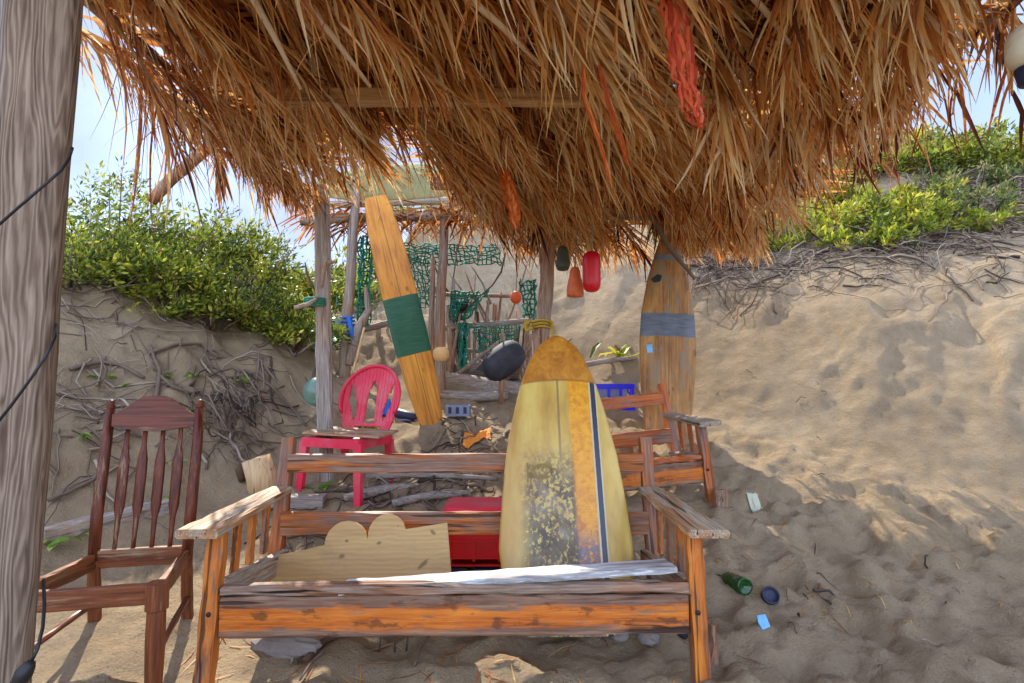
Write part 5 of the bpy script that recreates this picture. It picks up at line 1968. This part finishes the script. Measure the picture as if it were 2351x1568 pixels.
# half buried boards and stump at the left
a, b = G(96, 1240), G(395, 1170)
o = plank('half_buried_plank', a + Vector((0, 0, -.01)), b + Vector((0, 0, .0)), .07, .13, M['driftwood_x'], None, rough=.006, bev=.012)
tag(o, 'long grey plank half buried in sand behind the wooden chair', 'plank')
g = G(590, 1128)
t = thing('log_stump', 'short pale cut log propped in the sand behind the left bench arm', 'log', g)
m = MB()
m.tube([g + Vector((.03, .05, -.06)), g + Vector((.01, .04, .09)), g + Vector((-.03, .03, .22))], [.105, .10, .095], 16, wob=.06)
m.build('log_body', M['stump'], t)
m = MB()
m.tube([g + Vector((-.12, .03, .06)), g + Vector((-.13, .02, .14)), g + Vector((-.125, .03, .2))], [.02, .035, .01], 7)
m.build('bark_flap', M['bark'], t)
a, b = G(600, 1168), G(742, 1172)
o = plank('timber_block', a + Vector((0, .05, .03)), b + Vector((0, .05, .035)), .13, .075, M['driftwood_x'], None, rough=.004)
tag(o, 'grey squared timber lying on the sand behind the left end of the bench back', 'timber')
for (u0, v0, u1, v1, r, lab) in [(790, 1150, 960, 1120, .035, 'weathered driftwood branch lying just behind the bench, nearest the red chair'),
                                 (900, 1165, 1080, 1140, .028, 'driftwood branch lying behind the bench left of the red crate'),
                                 (840, 1100, 1140, 1105, .022, 'long thin pale stick on the sand just above the bench back rail')]:
    a, b = G(u0, v0), G(u1, v1)
    o = pole('driftwood_branch', [a + Vector((0, 0, .01)), a.lerp(b, .5) + Vector((0, 0, .03)), b + Vector((0, 0, .01))], [r, r * 1.1, r * .7], M['driftwood_x'], None, 9, .15)
    tag(o, lab, 'branch')


# ------------------------------------------------------------------ weeds
def weed(p, n, L, lab, seedv, mat='weed', up=.5, wfac=.22, group=None):
    r2 = random.Random(seedv)
    m = MB()
    for i in range(n):
        a = r2.uniform(0, 6.283)
        d = Vector((math.cos(a), math.sin(a), r2.uniform(.1, up * 2))).normalized()
        ll = L * r2.uniform(.6, 1.2)
        b = p + Vector((r2.gauss(0, L * .4), r2.gauss(0, L * .4), 0))
        pts = [b, b + d * ll * .5, b + d * ll * .9 + Vector((0, 0, -.15 * ll)), b + d * ll + Vector((0, 0, -.3 * ll))]
        m.ribbon(pts, [ll * wfac * .4, ll * wfac, ll * wfac * .7, .001], Vector((-d.y, d.x, .2)), r2.random())
    return tag(m.build('weed', M[mat], smooth=False), lab, 'plant', group)


WG2 = 'small green weeds on the sand'
weed(G(152, 1250), 9, .10, 'broad-leaved green weed beside the big post, above the chair seat', 1, wfac=.3, group=WG2)
WL = 'small green creeper sprig among the roots of the left bank'
for i, (u, v) in enumerate([(245, 870), (285, 895), (440, 870), (375, 870), (190, 1010), (395, 1075), (430, 945), (545, 880), (360, 1150), (210, 870), (310, 1180)]):
    weed(G(u, v), 7, .07, WL, 20 + i, group='creeper sprigs on the left bank')
g = Vector((P(1420, 812, 6.6).x, 6.6, gz(P(1420, 812, 6.6).x, 6.6)))
weed(G(1425, 822), 12, .34, 'spiky aloe-like plant growing on the sand left of the brown surfboard', 40, 'shrub_yellow', .9, .10, WG2)
weed(G(740, 1122), 8, .09, 'small green weed at the foot of the narrow post under the red chair', 41, group=WG2)
weed(G(870, 1010) if False else P(845, 985, 5.0), 10, .12, 'yellowish weed seen through the slots of the red chair back', 42, 'shrub_yellow', .6, .2, WG2)


# ------------------------------------------------------------------ litter and stones
def rock(p, s, lab, mat, seedv, flat=.7, group=None):
    r2 = random.Random(seedv)
    m = MB()
    n, ns = 8, 12
    vs, fs = [], []
    for i in range(n + 1):
        a = math.pi * i / n
        for k in range(ns):
            b = 2 * math.pi * k / ns
            q = 1 + .5 * float(fbm(np.array([math.cos(b) * 1.3 + seedv]), np.array([a * 1.5 + math.sin(b)]), 1.0, 2, seedv)[0])
            vs.append(p + Vector((s[0] * math.sin(a) * math.cos(b) * q, s[1] * math.sin(a) * math.sin(b) * q, s[2] * math.cos(a) * q + s[2] * .5)))
    for i in range(n):
        for k in range(ns):
            k2 = (k + 1) % ns
            fs.append((i * ns + k, (i + 1) * ns + k, (i + 1) * ns + k2, i * ns + k2))
    m.add(vs, fs)
    return tag(m.build('rock', M[mat], smooth=False), lab, 'rock', group)


RK = 'rocks under the bench front'
rock(G(1492, 1480), (.045, .04, .035), 'small grey stone under the right end of the bench front rail', 'rock', 1, group=RK)
rock(G(1420, 1470), (.05, .04, .022), 'flat grey stone under the bench front rail, next to a rounder stone', 'rock', 5, group=RK)
rock(G(1562, 1465), (.04, .03, .035), 'dark stone by the foot of the right bench leg', 'blackdebris', 2, group=RK)
rock(G(660, 1500), (.15, .06, .045), 'long grey stone half buried below the left end of the bench front rail', 'rock', 3, group=RK)
o = plank('bark_wedge', G(1640, 1530) + Vector((0, .03, -.03)), G(1640, 1530) + Vector((.012, .06, .13)), .05, .035, M['rail_cap'], None, up=(.3, -1, 0), seg=5, rough=.008, w2=.02)
tag(o, 'dark wedge of driftwood at the foot of the right leg of the long bench', 'wood scrap')
o = plank('wood_block', G(1658, 1165) + Vector((0, .04, -.03)), G(1658, 1165) + Vector((0, .05, .10)), .085, .06, M['rail_cap'], None, up=(.2, -1, 0), seg=4, rough=.005)
tag(o, 'dark brown block of wood against the front leg of the smaller bench', 'wood scrap')
for i, (pix, r, lab) in enumerate([([(700, 1525), (745, 1480), (790, 1462), (840, 1455)], .018, 'dry brown palm sheath lying under the bench front rail'),
                                   ([(688, 1568), (715, 1530), (745, 1500)], .005, 'thin twig poking out of the sand before the bench'),
                                   ([(950, 1535), (970, 1495), (985, 1470)], .005, 'thin dark straw standing in the sand under the bench rail')]):
    o = pole('dry_sheath' if i == 0 else 'dry_straw', [G(u, v) + Vector((0, 0, .012)) for u, v in pix], [r] * len(pix), M['twig'] if i else M['bark'], None, 7, .1)
    tag(o, lab, 'twig')
# vertical drip roots below the rail
for k, u in enumerate((870, 905, 932)):
    g = G(u, 1500)
    m = MB()
    m.tube([g, g + Vector((.005, 0, .05)), g + Vector((0, .01, .10))], .004, 5, tint=.3)
    tag(m.build('dry_straw', M['twig']), 'short straw standing in the sand in a row under the middle of the bench rail', 'straw', 'short straws under the bench')


def bottle(lab, g, axis, r, L, mat, group='bottles sunk in the sand'):
    t = thing('bottle', lab, 'bottle', g, group)
    ax = Vector(axis).normalized()
    Mx = Matrix.Translation(g) @ ax.to_track_quat('Z', 'Y').to_matrix().to_4x4()
    m = MB()
    m.lathe([(.30 * r, .35 * r), (.75 * r, .08 * r), (.95 * r, 0), (r, .15 * r), (r, L * .6), (.8 * r, L * .7), (.36 * r, L * .82), (.34 * r, L)], Mx, 24)
    m.build('bottle_glass', mat, t)
    return t


# axis points from the visible base into the sand, away from the viewer
g = G(1708, 1366)
bottle('green glass bottle lying half sunk in the sand beside the dark can', g + Vector((0, -.02, .035)), (-.22, .95, -.12), .045, .25, M['green_glass'])
g = G(1768, 1382)
t = thing('tin_can', 'dark blue-black can end lying tilted in the sand right of the green bottle', 'can', g)
Mx = Matrix.Translation(g + Vector((0, -.01, .025))) @ Vector((.1, .75, -.55)).to_track_quat('Z', 'Y').to_matrix().to_4x4()
m = MB()
m.lathe([(.012, .012), (.034, .012), (.036, .0), (.044, -.002), (.045, .01), (.045, .1), (.03, .11)], Mx, 24)
m.build('can_body', M['navy'], t)


def crumple(lab, name, cat, p, w, d, h, mat, seedv):
    r2 = random.Random(seedv)
    n = 12
    vs = []
    for j in range(n + 1):
        for i in range(n + 1):
            x, y = (i / n - .5) * w, (j / n - .5) * d
            x += w * .10 * float(vnoise(np.array([j * .6 + seedv]), np.array([i * .5]))[0])
            y += d * .10 * float(vnoise(np.array([i * .6 + seedv]), np.array([j * .5 + 7]))[0])
            z = h * (.5 + 1.3 * float(fbm(np.array([i * .42 + seedv * 3]), np.array([j * .42]), 1.0, 2, seedv)[0])) * (1 - .8 * max(abs(i / n - .5), abs(j / n - .5)) * 2)
            z = max(z, .002)
            vs.append((p.x + x, p.y + y, gz(p.x + x, p.y + y) + .016 + z))
    fs = [(j * (n + 1) + i, j * (n + 1) + i + 1, (j + 1) * (n + 1) + i + 1, (j + 1) * (n + 1) + i) for j in range(n) for i in range(n)]
    m = MB()
    m.add(vs, fs)
    # underside
    m.add([(a, b, c - .004) for a, b, c in vs], [tuple(reversed(f)) for f in fs])
    return tag(m.build(name, mat, smooth=False), lab, cat)


g = G(1752, 1440)
m = MB()
m.prism([(-.022, -.03), (.02, -.026), (.024, .028), (-.016, .032), (-.026, .004)], Matrix.Translation(g + Vector((0, 0, .02))) @ Matrix.Rotation(R(55), 4, 'X') @ Matrix.Rotation(R(14), 4, 'Z'), .012)
tag(m.build('wrapper', M['blue_wrapper'], smooth=False), 'small light blue wrapper on the trodden sand below the dark can', 'litter')
crumple('pale cream square of paper on the sand right of the smaller bench leg', 'paper_scrap', 'litter', G(1733, 1168), .075, .10, .02, M['paper'], 2)
crumple('bright orange scrap of cloth on the sunlit sand left of the yellow surfboard', 'cloth_scrap', 'cloth', G(1095, 1012), .24, .20, .05, M['orange_cloth'], 3)
crumple('blue plastic bag on the sand behind the right side of the red chair', 'plastic_bag', 'bag', G(888, 948), .13, .16, .12, M['blue_rope'], 5)
g = G(935, 968)
t = thing('shoe', 'dark navy shoe lying on the sand between the red chair and the green-banded board', 'shoe', g)
m = MB()
m.tube([g + Vector((-.12, 0, .05)), g + Vector((-.08, 0, .06)), g + Vector((.0, -.02, .045)), g + Vector((.08, -.05, .035)), g + Vector((.12, -.06, .03))], [.035, .055, .05, .045, .02], 10)
m.build('upper', M['navy'], t)
m = MB()
m.tube([g + Vector((-.13, 0, .01)), g + Vector((0, -.02, .012)), g + Vector((.13, -.06, .01))], [.04, .048, .03], 10, flat=.35)
m.build('sole', M['bluegrey'], t)
g = G(1052, 955)
t = thing('small_crate', 'small grey-blue plastic basket below the driftwood logs', 'basket', g)
m = MB()
for s in (-1, 1):
    m.box(g + Vector((0, s * .09, .05)), (.22, .012, .10))
    m.box(g + Vector((s * .106, 0, .05)), (.012, .168, .10))
for x in (-.07, 0, .07):
    m.box(g + Vector((x, -.099, .055)), (.03, .008, .06), mi=1)
m.box(g + Vector((0, 0, .012)), (.2, .166, .012))
m.build('basket_body', [M['bluegrey'], M['navy']], t, smooth=False)
g = P(1058, 715, 6.75)
m = MB()
m.lathe([(.05, 0), (.085, .01), (.09, .06), (.085, .11), (.05, .12)], Matrix.Translation(g), 16)
tag(m.build('dark_pot', M['black']), 'dark pot sitting on the middle rail of the driftwood fence', 'pot')

print('fronds', NF, 'objects', len(bpy.data.objects))
